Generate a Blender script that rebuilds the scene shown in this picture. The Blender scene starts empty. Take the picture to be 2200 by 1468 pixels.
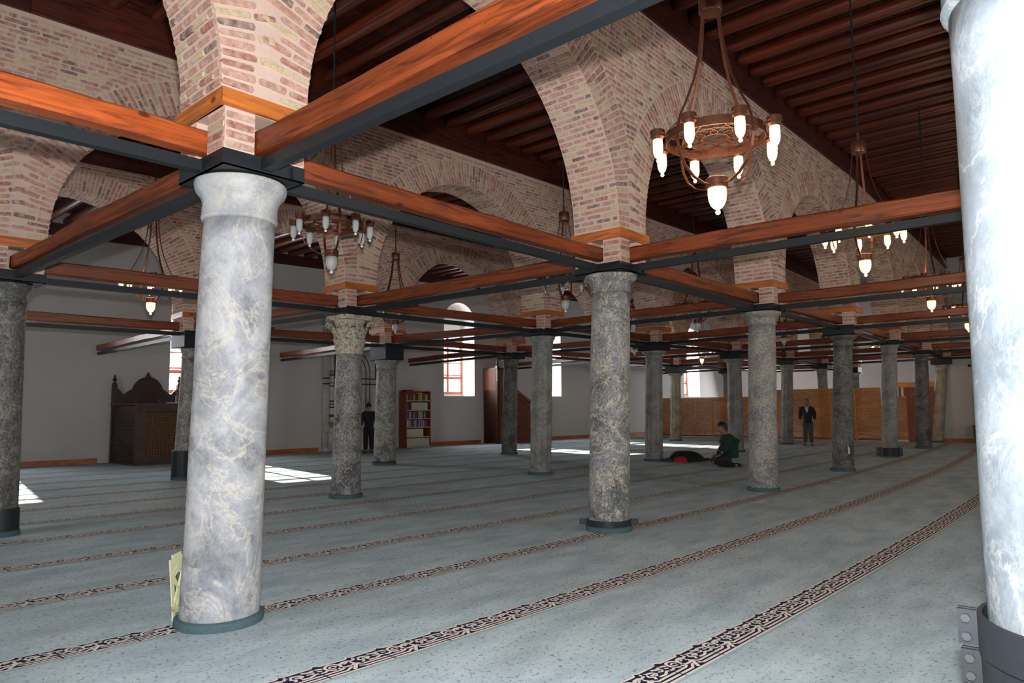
import bpy, math, random
from mathutils import Vector, Matrix
from math import sin, cos, pi, sqrt
rnd = random.Random(7)
SC = bpy.context.scene
COL = SC.collection

# ------------------------------------------------------------------ camera
CAM = Vector((-2.378, -5.270, 1.485))
YAW, PITCH, ROLL, FPX = .7289, .0928, -.0104, 1518.4
fw = Vector((cos(PITCH)*cos(YAW), cos(PITCH)*sin(YAW), sin(PITCH)))
r0 = Vector((sin(YAW), -cos(YAW), 0)); u0 = r0.cross(fw)
RT = r0*cos(ROLL) + u0*sin(ROLL); UP = u0*cos(ROLL) - r0*sin(ROLL)
cd = bpy.data.cameras.new('camera'); cam = bpy.data.objects.new('camera', cd); COL.objects.link(cam)
cd.sensor_fit = 'HORIZONTAL'; cd.sensor_width = 36; cd.lens = 36*FPX/2200; cd.clip_start = .05; cd.clip_end = 200
cam.matrix_world = Matrix(((RT.x, UP.x, -fw.x, CAM.x), (RT.y, UP.y, -fw.y, CAM.y), (RT.z, UP.z, -fw.z, CAM.z), (0, 0, 0, 1)))
SC.camera = cam
def proj(p):
    v = Vector(p)-CAM; z = v.dot(fw)
    return (1100+FPX*v.dot(RT)/z, 734-FPX*v.dot(UP)/z, z) if z > .05 else (-9e9, -9e9, z)

# ------------------------------------------------------------------ world, sun, flash, window daylight, fill lamps
vs = SC.view_settings
vs.view_transform = 'Standard'; vs.look = 'None'; vs.gamma = 1; vs.use_curve_mapping = False; vs.exposure = 0.0
W = bpy.data.worlds.new('sky'); SC.world = W; W.use_nodes = True
bg = W.node_tree.nodes['Background']; bg.inputs[0].default_value = (.86, .93, 1, 1); bg.inputs[1].default_value = 3.5
def light(name, kind, loc, energy, color=(1, 1, 1), **k):
    l = bpy.data.lights.new(name, kind); l.energy = energy; l.color = color
    for a, b in k.items(): setattr(l, a, b)
    o = bpy.data.objects.new(name, l); COL.objects.link(o); o.location = loc; return o
def aim(o, d): o.rotation_euler = Vector(d).to_track_quat('-Z', 'Y').to_euler()
sun = light('sun', 'SUN', (5, 30, 20), 32, (1, .95, .86), angle=.009); aim(sun, (-.17, -1, -.45))
flash = light('camera_flash', 'SPOT', CAM + UP*.24 + fw*.02, 1750, (1, .985, 1.0), shadow_soft_size=.035, spot_size=math.radians(115), spot_blend=.55)
aim(flash, fw + UP*.02)
WALL = lambda x: 18.1-.135*x          # the prayer wall stands slightly askew
WIN = [(1.5, 3.0), (6.85, 8.4), (17.07, 18.6), (22.1, 23.62), (33.0, 34.45)]
for a, b in WIN:
    m = (a+b)/2
    o = light('window_daylight', 'AREA', (m+.11, WALL(m)+.97, 3.3), 300, (.90, .95, 1), shape='RECTANGLE', size=1.2, size_y=2.4); aim(o, (-.1, -1, -.18))
for x, y, d, e in ((-7.6, 4, (1, .05, -.2), 260), (6, -11.6, (0, 1, -.2), 260), (20, -11.6, (0, 1, -.2), 140), (36.4, 10.5, (-1, -.1, -.3), 300), (36.4, 5, (-1, 0, -.3), 130)):
    o = light('added_fill', 'AREA', (x, y, 2.6), e, (.95, .97, 1), shape='RECTANGLE', size=2.6, size_y=2.6); aim(o, d)  # fill lamps added inside the closed walls, no doorway behind them
cy = SC.cycles
cy.use_denoising = True; cy.max_bounces = 6; cy.diffuse_bounces = 3; cy.glossy_bounces = 2; cy.transmission_bounces = 3
cy.sample_clamp_indirect = 4; cy.caustics_reflective = False; cy.caustics_refractive = False

# ------------------------------------------------------------------ materials
def lin(c): return tuple(((v/255)/12.92 if v/255 <= .04045 else (((v/255)+.055)/1.055)**2.4) for v in c)
class NT:
    def __init__(s, name):
        s.m = bpy.data.materials.new(name); s.m.use_nodes = True; s.t = s.m.node_tree; s.n = s.t.nodes; s.p = s.n['Principled BSDF']
    def node(s, k, **kw):
        n = s.n.new(k)
        for a, b in kw.items(): setattr(n, a, b)
        return n
    def put(s, sock, v):
        if isinstance(v, bpy.types.NodeSocket): s.t.links.new(v, sock)
        elif isinstance(v, (tuple, list)) and sock.type == 'RGBA': sock.default_value = (*v[:3], 1)
        else: sock.default_value = v
    def coord(s, scale=(1, 1, 1), rot=(0, 0, 0), kind='Object'):
        c = s.node('ShaderNodeTexCoord'); m = s.node('ShaderNodeMapping')
        s.t.links.new(c.outputs[kind], m.inputs[0]); m.inputs['Scale'].default_value = scale; m.inputs['Rotation'].default_value = rot
        return m.outputs[0]
    def noise(s, vec, scale, detail=3, rough=.55, dist=0, col=False):
        n = s.node('ShaderNodeTexNoise'); s.put(n.inputs['Vector'], vec); n.inputs['Scale'].default_value = scale
        n.inputs['Detail'].default_value = detail; n.inputs['Roughness'].default_value = rough; n.inputs['Distortion'].default_value = dist
        return n.outputs['Color' if col else 'Fac']
    def voro(s, vec, scale, feature='F1'):
        n = s.node('ShaderNodeTexVoronoi', feature=feature); s.put(n.inputs['Vector'], vec); n.inputs['Scale'].default_value = scale
        return n.outputs['Distance']
    def ramp(s, f, *st):
        n = s.node('ShaderNodeValToRGB'); s.put(n.inputs[0], f); e = n.color_ramp.elements
        while len(e) < len(st): e.new(.5)
        for i, (p, c) in enumerate(st):
            e[i].position = p; e[i].color = (*c, 1) if isinstance(c, (tuple, list)) else (c, c, c, 1)
        return n.outputs[0]
    def mix(s, f, a, b, mode='MIX'):
        n = s.node('ShaderNodeMix', data_type='RGBA', blend_type=mode)
        s.put(n.inputs[0], f); s.put(n.inputs[6], a); s.put(n.inputs[7], b); return n.outputs[2]
    def math(s, op, a, b=0.):
        n = s.node('ShaderNodeMath', operation=op); s.put(n.inputs[0], a); s.put(n.inputs[1], b); return n.outputs[0]
    def bump(s, h, st, dist=.01):
        n = s.node('ShaderNodeBump'); s.put(n.inputs['Height'], h); n.inputs['Strength'].default_value = st; n.inputs['Distance'].default_value = dist
        s.t.links.new(n.outputs[0], s.p.inputs['Normal'])
    def rand(s): return s.node('ShaderNodeObjectInfo').outputs['Random']
    def done(s, col, rough=.6, metal=0., spec=.5):
        s.put(s.p.inputs['Base Color'], col); s.put(s.p.inputs['Roughness'], rough); s.p.inputs['Metallic'].default_value = metal
        s.p.inputs['Specular IOR Level'].default_value = spec; return s.m

def m_plain(name, c, rough=.6, metal=0., var=.12, scale=9, spec=.5):
    t = NT(name); l = lin(c); v = t.coord(); n = t.noise(v, scale, 3)
    return t.done(t.mix(n, tuple(x*(1-var) for x in l), tuple(min(1, x*(1+var)) for x in l)), rough, metal, spec)
def m_wood(name, c, dark, rough=.38, bump=.3, knots=True, axis=(1.0, 14, 14), sc=1.0, var=.35):
    t = NT(name); c = lin(c); d = lin(dark)
    base = t.node('ShaderNodeTexCoord').outputs['Object']
    add = t.node('ShaderNodeVectorMath', operation='ADD'); t.put(add.inputs[0], base)
    cb = t.node('ShaderNodeCombineXYZ'); rr = t.math('MULTIPLY', t.rand(), 37.)
    for i in range(3): t.put(cb.inputs[i], rr)
    t.put(add.inputs[1], cb.outputs[0])
    mp = t.node('ShaderNodeMapping'); t.put(mp.inputs[0], add.outputs[0]); mp.inputs['Scale'].default_value = tuple(a*sc for a in axis)
    g = t.noise(mp.outputs[0], 1.6, 4, .6, .9)
    f = t.ramp(g, (.36, d), (.5, c), (.68, tuple(min(1, x*1.35) for x in c)))
    big = t.noise(add.outputs[0], 1.3, 2)
    f = t.mix(t.ramp(big, (.35, .55), (.65, 0.)), f, tuple(x*.5 for x in c))
    sh = t.math('MULTIPLY', t.rand(), var)
    f = t.mix(sh, f, d)
    if knots:
        mk = t.node('ShaderNodeMapping'); t.put(mk.inputs[0], add.outputs[0]); mk.inputs['Scale'].default_value = (.55, 1.0, 1.0)
        k = t.voro(mk.outputs[0], 3.1); f = t.mix(t.ramp(k, (.05, .85), (.085, 0.)), f, tuple(x*.12 for x in c))
        crack = t.ramp(t.noise(mp.outputs[0], .9, 2, .5, 2.), (.497, 0.), (.503, .8), (.509, 0.))
        f = t.mix(crack, f, tuple(x*.12 for x in c))
    t.bump(g, bump, .006)
    return t.done(f, rough)
def m_marble(name, dark, mid, vein, vs_=2.2, fleck=.5, veina=.8, light_=None):
    sp_ = .16 if fleck < .45 else .75
    t = NT(name); v = t.coord(); dark, mid, vein = lin(dark), lin(mid), lin(vein)
    base = t.ramp(t.noise(v, 2.3, 6, .68, .6), (.36, dark), (.60, mid))
    n1 = t.noise(v, vs_, 6, .66, .9); a = t.math('ABSOLUTE', t.math('SUBTRACT', n1, .5))
    f = t.mix(t.ramp(a, (.0, veina), (.022, 0.)), base, vein)
    v2 = t.coord((1, 1, .55), (.5, .3, 0)); n2 = t.noise(v2, vs_*7.5, 5, .78, .9); a2 = t.math('ABSOLUTE', t.math('SUBTRACT', n2, .5))
    msk = t.ramp(t.noise(v, 3.1, 3), (.38, 0.), (.62, fleck))
    f = t.mix(t.math('MULTIPLY', t.ramp(a2, (.0, 1.), (.05, 0.)), msk), f, vein)
    patch = t.ramp(t.noise(v, 1.6, 5, .7, 1.2), (.60, 0.), (.655, veina))
    f = t.mix(patch, f, tuple(x*.88 for x in vein))
    g1 = t.noise(t.coord((1, 1, .75), (.4, .7, .2)), 46, 4, .8); f = t.mix(t.ramp(g1, (.50, 0.), (.60, sp_)), f, tuple(x*.6 for x in dark))
    g2 = t.noise(t.coord((1, 1, .7), (.9, .1, .5)), 40, 5, .85, .3); f = t.mix(t.ramp(g2, (.54, 0.), (.62, fleck*(.75 if fleck >= .45 else .3))), f, vein)
    t.bump(t.noise(v, 22, 4, .7), .35, .008)
    return t.done(f, .62, spec=.35)

M = {}
M['mortar'] = (lambda t: (t.bump(t.noise(t.coord(), 60, 4, .7), .5, .006), t.done(t.mix(t.noise(t.coord(), 5, 4, .65), lin((194, 166, 152)), lin((216, 191, 176))), .9, spec=.2))[1])(NT('mortar'))
BR = [((178, 134, 117), .32), ((156, 106, 90), .20), ((188, 174, 136), .19), ((166, 134, 118), .17), ((116, 96, 88), .12)]
for i, (c, w) in enumerate(BR):
    t = NT('brick_%s' % 'rose red buff dusty sooty'.split()[i]); v = t.coord(kind='Object')
    g = t.node('ShaderNodeNewGeometry').outputs['Position']
    n = t.noise(g, 14, 5, .7, .4); l = lin(c)
    f = t.ramp(t.noise(g, 34, 4, .7), (.3, tuple(x*.66 for x in l)), (.62, tuple(min(1, x*1.15) for x in l)))
    f = t.mix(t.ramp(n, (.42, .05), (.66, .7)), f, lin((214, 184, 166)))
    t.bump(t.noise(g, 90, 3, .7), .6, .005)
    M['brick%d' % i] = t.done(f, .88, spec=.2)
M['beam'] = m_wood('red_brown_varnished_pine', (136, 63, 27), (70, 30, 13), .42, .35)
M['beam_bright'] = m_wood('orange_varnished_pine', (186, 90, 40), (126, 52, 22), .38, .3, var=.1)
M['log'] = m_wood('dark_stained_log', (98, 40, 20), (46, 17, 9), .33, .5, axis=(1.0, 10, 10), var=.5)
M['plank'] = m_wood('dark_stained_plank', (84, 34, 19), (40, 15, 9), .42, .3, knots=False, var=.6)
M['band'] = m_wood('orange_pine_trim', (196, 112, 48), (158, 82, 32), .4, .15, var=.1)
M['base'] = m_wood('skirting_pine', (176, 92, 42), (140, 66, 28), .4, .15, knots=False, var=.1)
M['dkwood'] = m_wood('dark_walnut', (70, 42, 30), (36, 20, 15), .4, .3, knots=False)
M['brwood'] = m_wood('carved_brown_walnut', (128, 70, 42), (74, 38, 24), .62, .3, knots=False)
M['gold'] = m_plain('gold_brown_bosses', (150, 104, 44), .4, .1)
M['iron'] = m_plain('black_painted_iron', (29, 33, 37), .5, .0, .25, 30, .35)
M['bronze'] = m_plain('brushed_dark_bronze', (110, 70, 54), .42, .75, .3, 40)
M['bolt'] = m_plain('bolt_steel', (52, 58, 62), .4, .1)
M['plaster'] = (lambda t: (t.bump(t.noise(t.coord(), 40, 3, .6), .12, .004), t.done(t.mix(t.noise(t.coord(), .8, 4, .6), lin((180, 177, 173)), lin((194, 191, 187))), .9, spec=.15))[1])(NT('white_plaster'))
M['reveal'] = m_plain('window_reveal_plaster', (226, 224, 218), .9, 0, .03)
M['pinkwall'] = m_plain('far_wall_plaster', (214, 202, 198), .9, 0, .04)
M['winframe'] = m_wood('window_red_pine', (178, 84, 50), (140, 58, 34), .45, .1, knots=False)
M['glass'] = (lambda t: (setattr(t.p.inputs['Alpha'], 'default_value', .12), t.done((.8, .85, .9), .05))[1])(NT('window_glass'))
M['lattice'] = m_wood('honey_lattice_pine', (186, 120, 44), (140, 82, 28), .32, .2, knots=False, var=.15)
M['screenpost'] = m_wood('honey_pine_post', (200, 132, 52), (160, 98, 36), .35, .2, knots=False, var=.1)
M['doorwood'] = m_wood('door_red_brown', (142, 74, 40), (92, 42, 24), .38, .2, knots=False)
def carpet():
    t = NT('teal_grey_carpet'); v = t.coord()
    a, b = lin((186, 202, 207)), lin((160, 178, 184))
    f = t.ramp(t.noise(t.coord((.6, 1.6, 1)), 2.2, 5, .6), (.34, b), (.6, a))
    f = t.mix(t.ramp(t.noise(v, 1.1, 3, .6), (.52, 0.), (.72, .38)), f, lin((172, 172, 166)))
    f = t.mix(t.ramp(t.noise(t.coord((.5, 1, 1), (0, 0, .3)), 2.9, 5, .7, .5), (.60, 0.), (.70, .30)), f, lin((124, 144, 154)))
    dn = t.noise(v, 9, 2, col=True); ad = t.mix(.12, v, dn)
    e = t.voro(ad, 26, 'DISTANCE_TO_EDGE'); gate = t.ramp(t.noise(v, 33, 2, .5), (.53, 0.), (.58, .75))
    f = t.mix(t.math('MULTIPLY', t.ramp(e, (.02, 1.), (.07, 0.)), gate), f, lin((72, 88, 98)))
    f = t.mix(t.ramp(t.noise(v, 240, 2), (.45, 0.), (.7, .3)), f, lin((120, 136, 140)))
    t.bump(t.noise(v, 260, 2), .5, .004)
    return t.done(f, .95, spec=.1)
M['carpet'] = carpet()
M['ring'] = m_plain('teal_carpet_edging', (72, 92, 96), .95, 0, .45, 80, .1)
M['navy'] = m_plain('navy_yarn', (28, 34, 56), .95, 0, .15, 50, .1)
M['cream'] = m_plain('cream_yarn', (214, 204, 194), .95, 0, .08, 90, .1)
M['fringe'] = m_plain('pale_teal_yarn', (150, 174, 174), .95, 0, .3, 120, .1)
M['mA'] = m_marble('pale_grey_marble', (104, 108, 114), (168, 171, 175), (198, 190, 174), 1.9, .35, .6)
M['mR'] = m_marble('white_grey_marble', (84, 93, 99), (112, 121, 127), (146, 150, 150), 1.6, .4, .6)
M['mB'] = m_marble('dark_grey_marble_cream_veins', (66, 68, 72), (128, 130, 132), (190, 178, 156), 2.4, .7, .9)
M['mC'] = m_marble('cream_flecked_marble', (84, 86, 90), (138, 138, 138), (186, 174, 152), 3.6, 1., .85)
M['mD'] = m_marble('charcoal_marble', (48, 48, 50), (94, 94, 94), (150, 144, 128), 2.0, .6, .6)
M['mE'] = m_marble('mid_grey_marble', (92, 92, 92), (142, 142, 138), (176, 168, 148), 2.6, .5, .4)
M['mH'] = m_marble('blue_black_marble_white_veins', (46, 48, 54), (112, 114, 118), (190, 184, 170), 4.5, .9, .7)
M['mG'] = m_marble('beige_stone', (128, 118, 100), (166, 156, 136), (190, 180, 158), 2.0, .2, .3)
M['mP'] = m_marble('buff_stone', (120, 110, 88), (176, 166, 140), (90, 84, 70), 3.5, .8, .5)
M['capA'] = m_marble('pale_capital_stone', (124, 129, 134), (172, 175, 176), (192, 182, 164), 2.2, .2, .5)
M['capC'] = (lambda t: (t.bump(t.noise(t.coord(), 30, 4, .7, 1.), .9, .02), t.done(t.mix(t.ramp(t.noise(t.coord((1, 1, .6)), 26, 4, .7, .8), (.40, .85), (.50, 0.)), lin((204, 194, 174)), lin((96, 86, 72))), .85))[1])(NT('carved_cream_limestone'))  # dark noise blotches paint crevice shade into the carving's colour
def m_emit(name, c, s):
    t = NT(name); t.p.inputs['Emission Color'].default_value = (*c, 1); t.p.inputs['Emission Strength'].default_value = s
    return t.done(tuple(x*.5 for x in c), .4)
M['lit'] = m_emit('lit_frosted_glass', (1., .80, .46), 1.6)
M['unlit'] = (lambda t: (setattr(t.p.inputs['Transmission Weight'], 'default_value', .35), t.done(lin((200, 204, 200)), .38))[1])(NT('unlit_frosted_glass'))
M['ball'] = (lambda t: t.done((.9, .92, .92), .08, spec=.9))(NT('glass_finial'))

# ------------------------------------------------------------------ mesh helpers
class MB:
    def __init__(s): s.v = []; s.f = []; s.mi = []
    def add(s, vs, fs, m=0):
        o = len(s.v); s.v += [tuple(p) for p in vs]; s.f += [tuple(i+o for i in f) for f in fs]; s.mi += [m]*len(fs); return s
    def box(s, a, b, m=0, mat=None):
        (x0, y0, z0), (x1, y1, z1) = a, b
        v = [Vector(p) for p in ((x0, y0, z0), (x1, y0, z0), (x1, y1, z0), (x0, y1, z0), (x0, y0, z1), (x1, y0, z1), (x1, y1, z1), (x0, y1, z1))]
        if mat: v = [mat @ p for p in v]
        return s.add(v, ((0, 3, 2, 1), (4, 5, 6, 7), (0, 1, 5, 4), (1, 2, 6, 5), (2, 3, 7, 6), (3, 0, 4, 7)), m)
    def bar(s, p, q, w, h, m=0, up=(0, 0, 1)):
        p, q = Vector(p), Vector(q); d = (q-p).normalized(); n = Vector(up).cross(d)
        if n.length < 1e-4: n = Vector((1, 0, 0)).cross(d)
        n.normalize(); u = d.cross(n)
        v = [c + n*a*w/2 + u*b*h/2 for c in (p, q) for a, b in ((-1, -1), (1, -1), (1, 1), (-1, 1))]
        return s.add(v, ((0, 3, 2, 1), (4, 5, 6, 7), (0, 1, 5, 4), (1, 2, 6, 5), (2, 3, 7, 6), (3, 0, 4, 7)), m)
    def lathe(s, prof, n=24, c=(0, 0), m=0, lean=(0, 0, 1), rf=None, cap=True):
        o = len(s.v); k = len(prof)
        for r, z in prof:
            for j in range(n):
                a = 2*pi*j/n; rr = r*(rf(a, z) if rf else 1)
                s.v.append((c[0]+lean[0]*z/lean[2]+rr*cos(a), c[1]+lean[1]*z/lean[2]+rr*sin(a), z))
        for i in range(k-1):
            for j in range(n):
                s.f.append((o+i*n+j, o+i*n+(j+1) % n, o+(i+1)*n+(j+1) % n, o+(i+1)*n+j)); s.mi.append(m)
        if cap:
            s.f.append(tuple(o+j for j in reversed(range(n)))); s.mi.append(m)
            s.f.append(tuple(o+(k-1)*n+j for j in range(n))); s.mi.append(m)
        return s
    def tube(s, pts, rad, n=6, m=0, flat=None):
        pts = [Vector(p) for p in pts]; o = len(s.v); K = len(pts); pv = None
        for i, p in enumerate(pts):
            d = (pts[min(i+1, K-1)]-pts[max(i-1, 0)]).normalized()
            if flat: u = (Vector(flat[i]) if isinstance(flat, list) else Vector(flat)); u = (u-d*u.dot(d)).normalized()
            else:
                u = pv if pv else (Vector((0, 0, 1)) if abs(d.z) < .9 else Vector((1, 0, 0)))
                u = (u-d*u.dot(d)).normalized(); pv = u
            w = d.cross(u); r = rad[i] if isinstance(rad, list) else rad
            ra, rb = r if isinstance(r, tuple) else (r, r)
            for j in range(n):
                a = 2*pi*(j+.5)/n; s.v.append(tuple(p+u*cos(a)*ra+w*sin(a)*rb))
        for i in range(K-1):
            for j in range(n): s.f.append((o+i*n+j, o+i*n+(j+1) % n, o+(i+1)*n+(j+1) % n, o+(i+1)*n+j)); s.mi.append(m)
        s.f.append(tuple(o+j for j in reversed(range(n)))); s.f.append(tuple(o+(K-1)*n+j for j in range(n))); s.mi += [m, m]
        return s
    def prism(s, poly, y0, y1, m=0, ax='y'):
        n = len(poly); f = {'y': lambda a, b, c: (a, c, b), 'x': lambda a, b, c: (c, a, b), 'z': lambda a, b, c: (a, b, c)}[ax]
        v = [f(a, b, y0) for a, b in poly] + [f(a, b, y1) for a, b in poly]
        fs = [tuple(range(n)), tuple(range(2*n-1, n-1, -1))] + [(i, n+i, n+(i+1) % n, (i+1) % n) for i in range(n)]
        return s.add(v, fs, m)
    def mesh(s, name, mats, smooth=False):
        me = bpy.data.meshes.new(name); me.from_pydata(s.v, [], s.f)
        for m in (mats if isinstance(mats, (list, tuple)) else [mats]): me.materials.append(M[m])
        if isinstance(mats, (list, tuple)) and len(mats) > 1: me.polygons.foreach_set('material_index', s.mi)
        if smooth:
            me.polygons.foreach_set('use_smooth', [True]*len(s.f))
            if smooth != 1: me.set_sharp_from_angle(angle=smooth)
        me.update(); return me
    def build(s, name, mats, parent=None, smooth=False, **tags):
        return link(name, s.mesh(name, mats, smooth), parent, **tags)
def link(name, me, parent=None, loc=None, rot=None, **tags):
    o = bpy.data.objects.new(name, me); COL.objects.link(o)
    if parent: o.parent = parent
    if loc: o.location = loc
    if rot: o.rotation_euler = rot
    for k, v in tags.items(): o[k] = v
    return o
def thing(name, label, cat, loc=(0, 0, 0), rot=0, group=None, kind='thing'):
    o = bpy.data.objects.new(name, None); COL.objects.link(o); o.location = loc; o.rotation_euler = (0, 0, rot)
    o['label'] = label; o['category'] = cat; o['kind'] = kind
    if group: o['group'] = group
    return o
def tag(o, label, cat, group=None):
    o['label'] = label; o['category'] = cat; o['kind'] = 'thing'
    if group: o['group'] = group
    return o
def copytree(r, loc, rot=None, label=None, group=None):
    c = r.copy(); COL.objects.link(c); c.location = loc
    if rot is not None: c.rotation_euler = (0, 0, rot)
    if label: c['label'] = label
    if group: c['group'] = group
    for ch in list(r.children):
        d = ch.copy(); COL.objects.link(d); d.parent = c
        for g in list(ch.children):
            e = g.copy(); COL.objects.link(e); e.parent = d
    return c
def struct(name, me, mats=None, parent=None, smooth=False):
    o = me.build(name, mats, parent, smooth) if isinstance(me, MB) else link(name, me, parent)
    if not parent: o['kind'] = 'structure'
    return o

# ------------------------------------------------------------------ floor with border stripes
XW = 37.0
fl = struct('floor', MB().box((-8, -12, -.3), (XW, 19.4, 0)), ['carpet'])
def bend(y1, x):
    t = min(1.1, max(0, (y1+1.9)/19.6)); k = .045+.0055*(y1+1.9); d = x-1
    return y1-k*d+.003*(1-t)*d*d*(1 if d > 0 else 1)
PER, WD = .434, .235
def strokes():
    S = []
    def st(pts, w): S.append((pts, w))
    st([(.0, .90), (.035, .97), (.07, 1.0), (.11, .97), (.14, .90), (.5, .86), (.535, .90), (.56, .97), (.6, .93), (.63, .90), (1.0, .90)], .05)
    st([(0, .03), (.5, .03), (1, .03)], .06)
    st([(0, .16), (.30, .16), (.36, .24), (.42, .30)], .06); st([(0, .30), (.25, .30), (.32, .36)], .055)
    st([(.52, .24), (.58, .16), (.92, .16), (1, .16)], .06); st([(.55, .36), (.60, .30), (.95, .30), (1, .30)], .055)
    st([(.40, .12), (.46, .26), (.50, .36), (.56, .42)], .075)
    sp = [(.235+.105*cos(a)*(1-.0*a), .60+.20*sin(a)) for a in [i*pi/7 for i in range(-3, 11)]]
    st(sp, .062)
    st([(.235+.05*cos(a), .60+.075*sin(a)) for a in [i*pi/5 for i in range(0, 9)]], .04)
    st([(.30, .46), (.37, .40), (.46, .40), (.52, .48), (.50, .58)], .06)
    st([(.13, .50), (.07, .44), (.0, .46)], .06); st([(1, .46), (.95, .50), (.90, .44), (.84, .40), (.74, .42)], .06)
    st([(.36, .66), (.42, .72), (.49, .72), (.53, .66)], .075); st([(.40, .60), (.46, .64)], .05)
    st([(.60, .80), (.66, .70), (.63, .60), (.68, .50), (.64, .42)], .065)
    st([(.56, .68), (.62, .74), (.70, .74), (.78, .70), (.80, .60), (.74, .52)], .06)
    st([(.70, .60), (.76, .60)], .06); st([(.84, .78), (.90, .72), (.97, .74), (1., .76)], .07); st([(.86, .60), (.92, .56), (.96, .62), (.92, .68)], .05)
    st([(0, .76), (.05, .74), (.10, .70)], .06); st([(.02, .62), (.06, .58)], .05)
    return S
STK = strokes()
def stripe(y1, x0, x1):
    mb = MB(); L = lambda x, v: (x, bend(y1, x)+v*WD)
    n = int((x1-x0)/PER)
    far = y1 > 7
    for i in range(n):
        xa = x0+i*PER
        xs = [xa, xa+PER/2, xa+PER]
        for a, b in zip(xs, xs[1:]):
            mb.add([(*L(a, -.09), .0018), (*L(b, -.09), .0018), (*L(b, 0), .0018), (*L(a, 0), .0018)], [(0, 1, 2, 3)], 2)
            mb.add([(*L(a, 0), .0025), (*L(b, 0), .0025), (*L(b, .9), .0025), (*L(a, .9), .0025)], [(0, 1, 2, 3)], 0)
        mb.add([(*L(xa+p*PER, q), .0026) for p, q in ((0, .9), (.07, .99), (.14, .9))], [(0, 2, 1)], 0)
        mb.add([(*L(xa+p*PER, q), .0026) for p, q in ((.5, .86), (.56, .96), (.63, .9))], [(0, 2, 1)], 0)
        for pts, w in STK:
            q = [Vector((p*PER, v*WD)) for p, v in pts]; w2 = w*WD*.5*(1.28 if y1 < 0 else 1.45)
            P = []
            for k, c in enumerate(q):
                d = (q[min(k+1, len(q)-1)]-q[max(k-1, 0)]).normalized(); nn = Vector((-d.y, d.x))*w2
                e = d*(w2*.5)*(1 if k == len(q)-1 else -1 if k == 0 else 0)
                for sgn in (-1, 1):
                    a = c+nn*sgn+e; x = xa+a.x; P.append((x, bend(y1, x)+a.y, .0042))
            mb.add(P, [(2*k, 2*k+2, 2*k+3, 2*k+1) for k in range(len(q)-1)], 1)
    mb.build('border_stripe', ['navy', 'cream', 'fringe'], fl)
ys = [-4.85, -3.27, -1.86, -.40, 1.13, 2.69, 4.28, 5.85, 7.4, 8.95, 10.5, 12.05, 13.6, 15.1]
for y in ys:
    stripe(y, max(-2.9, -2.2+.0*y) if y < 3 else -.6+.28*(y-3)*(1 if y > 3 else 0)-1.0, 28.4 if y < .3 else 29.5)

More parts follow.
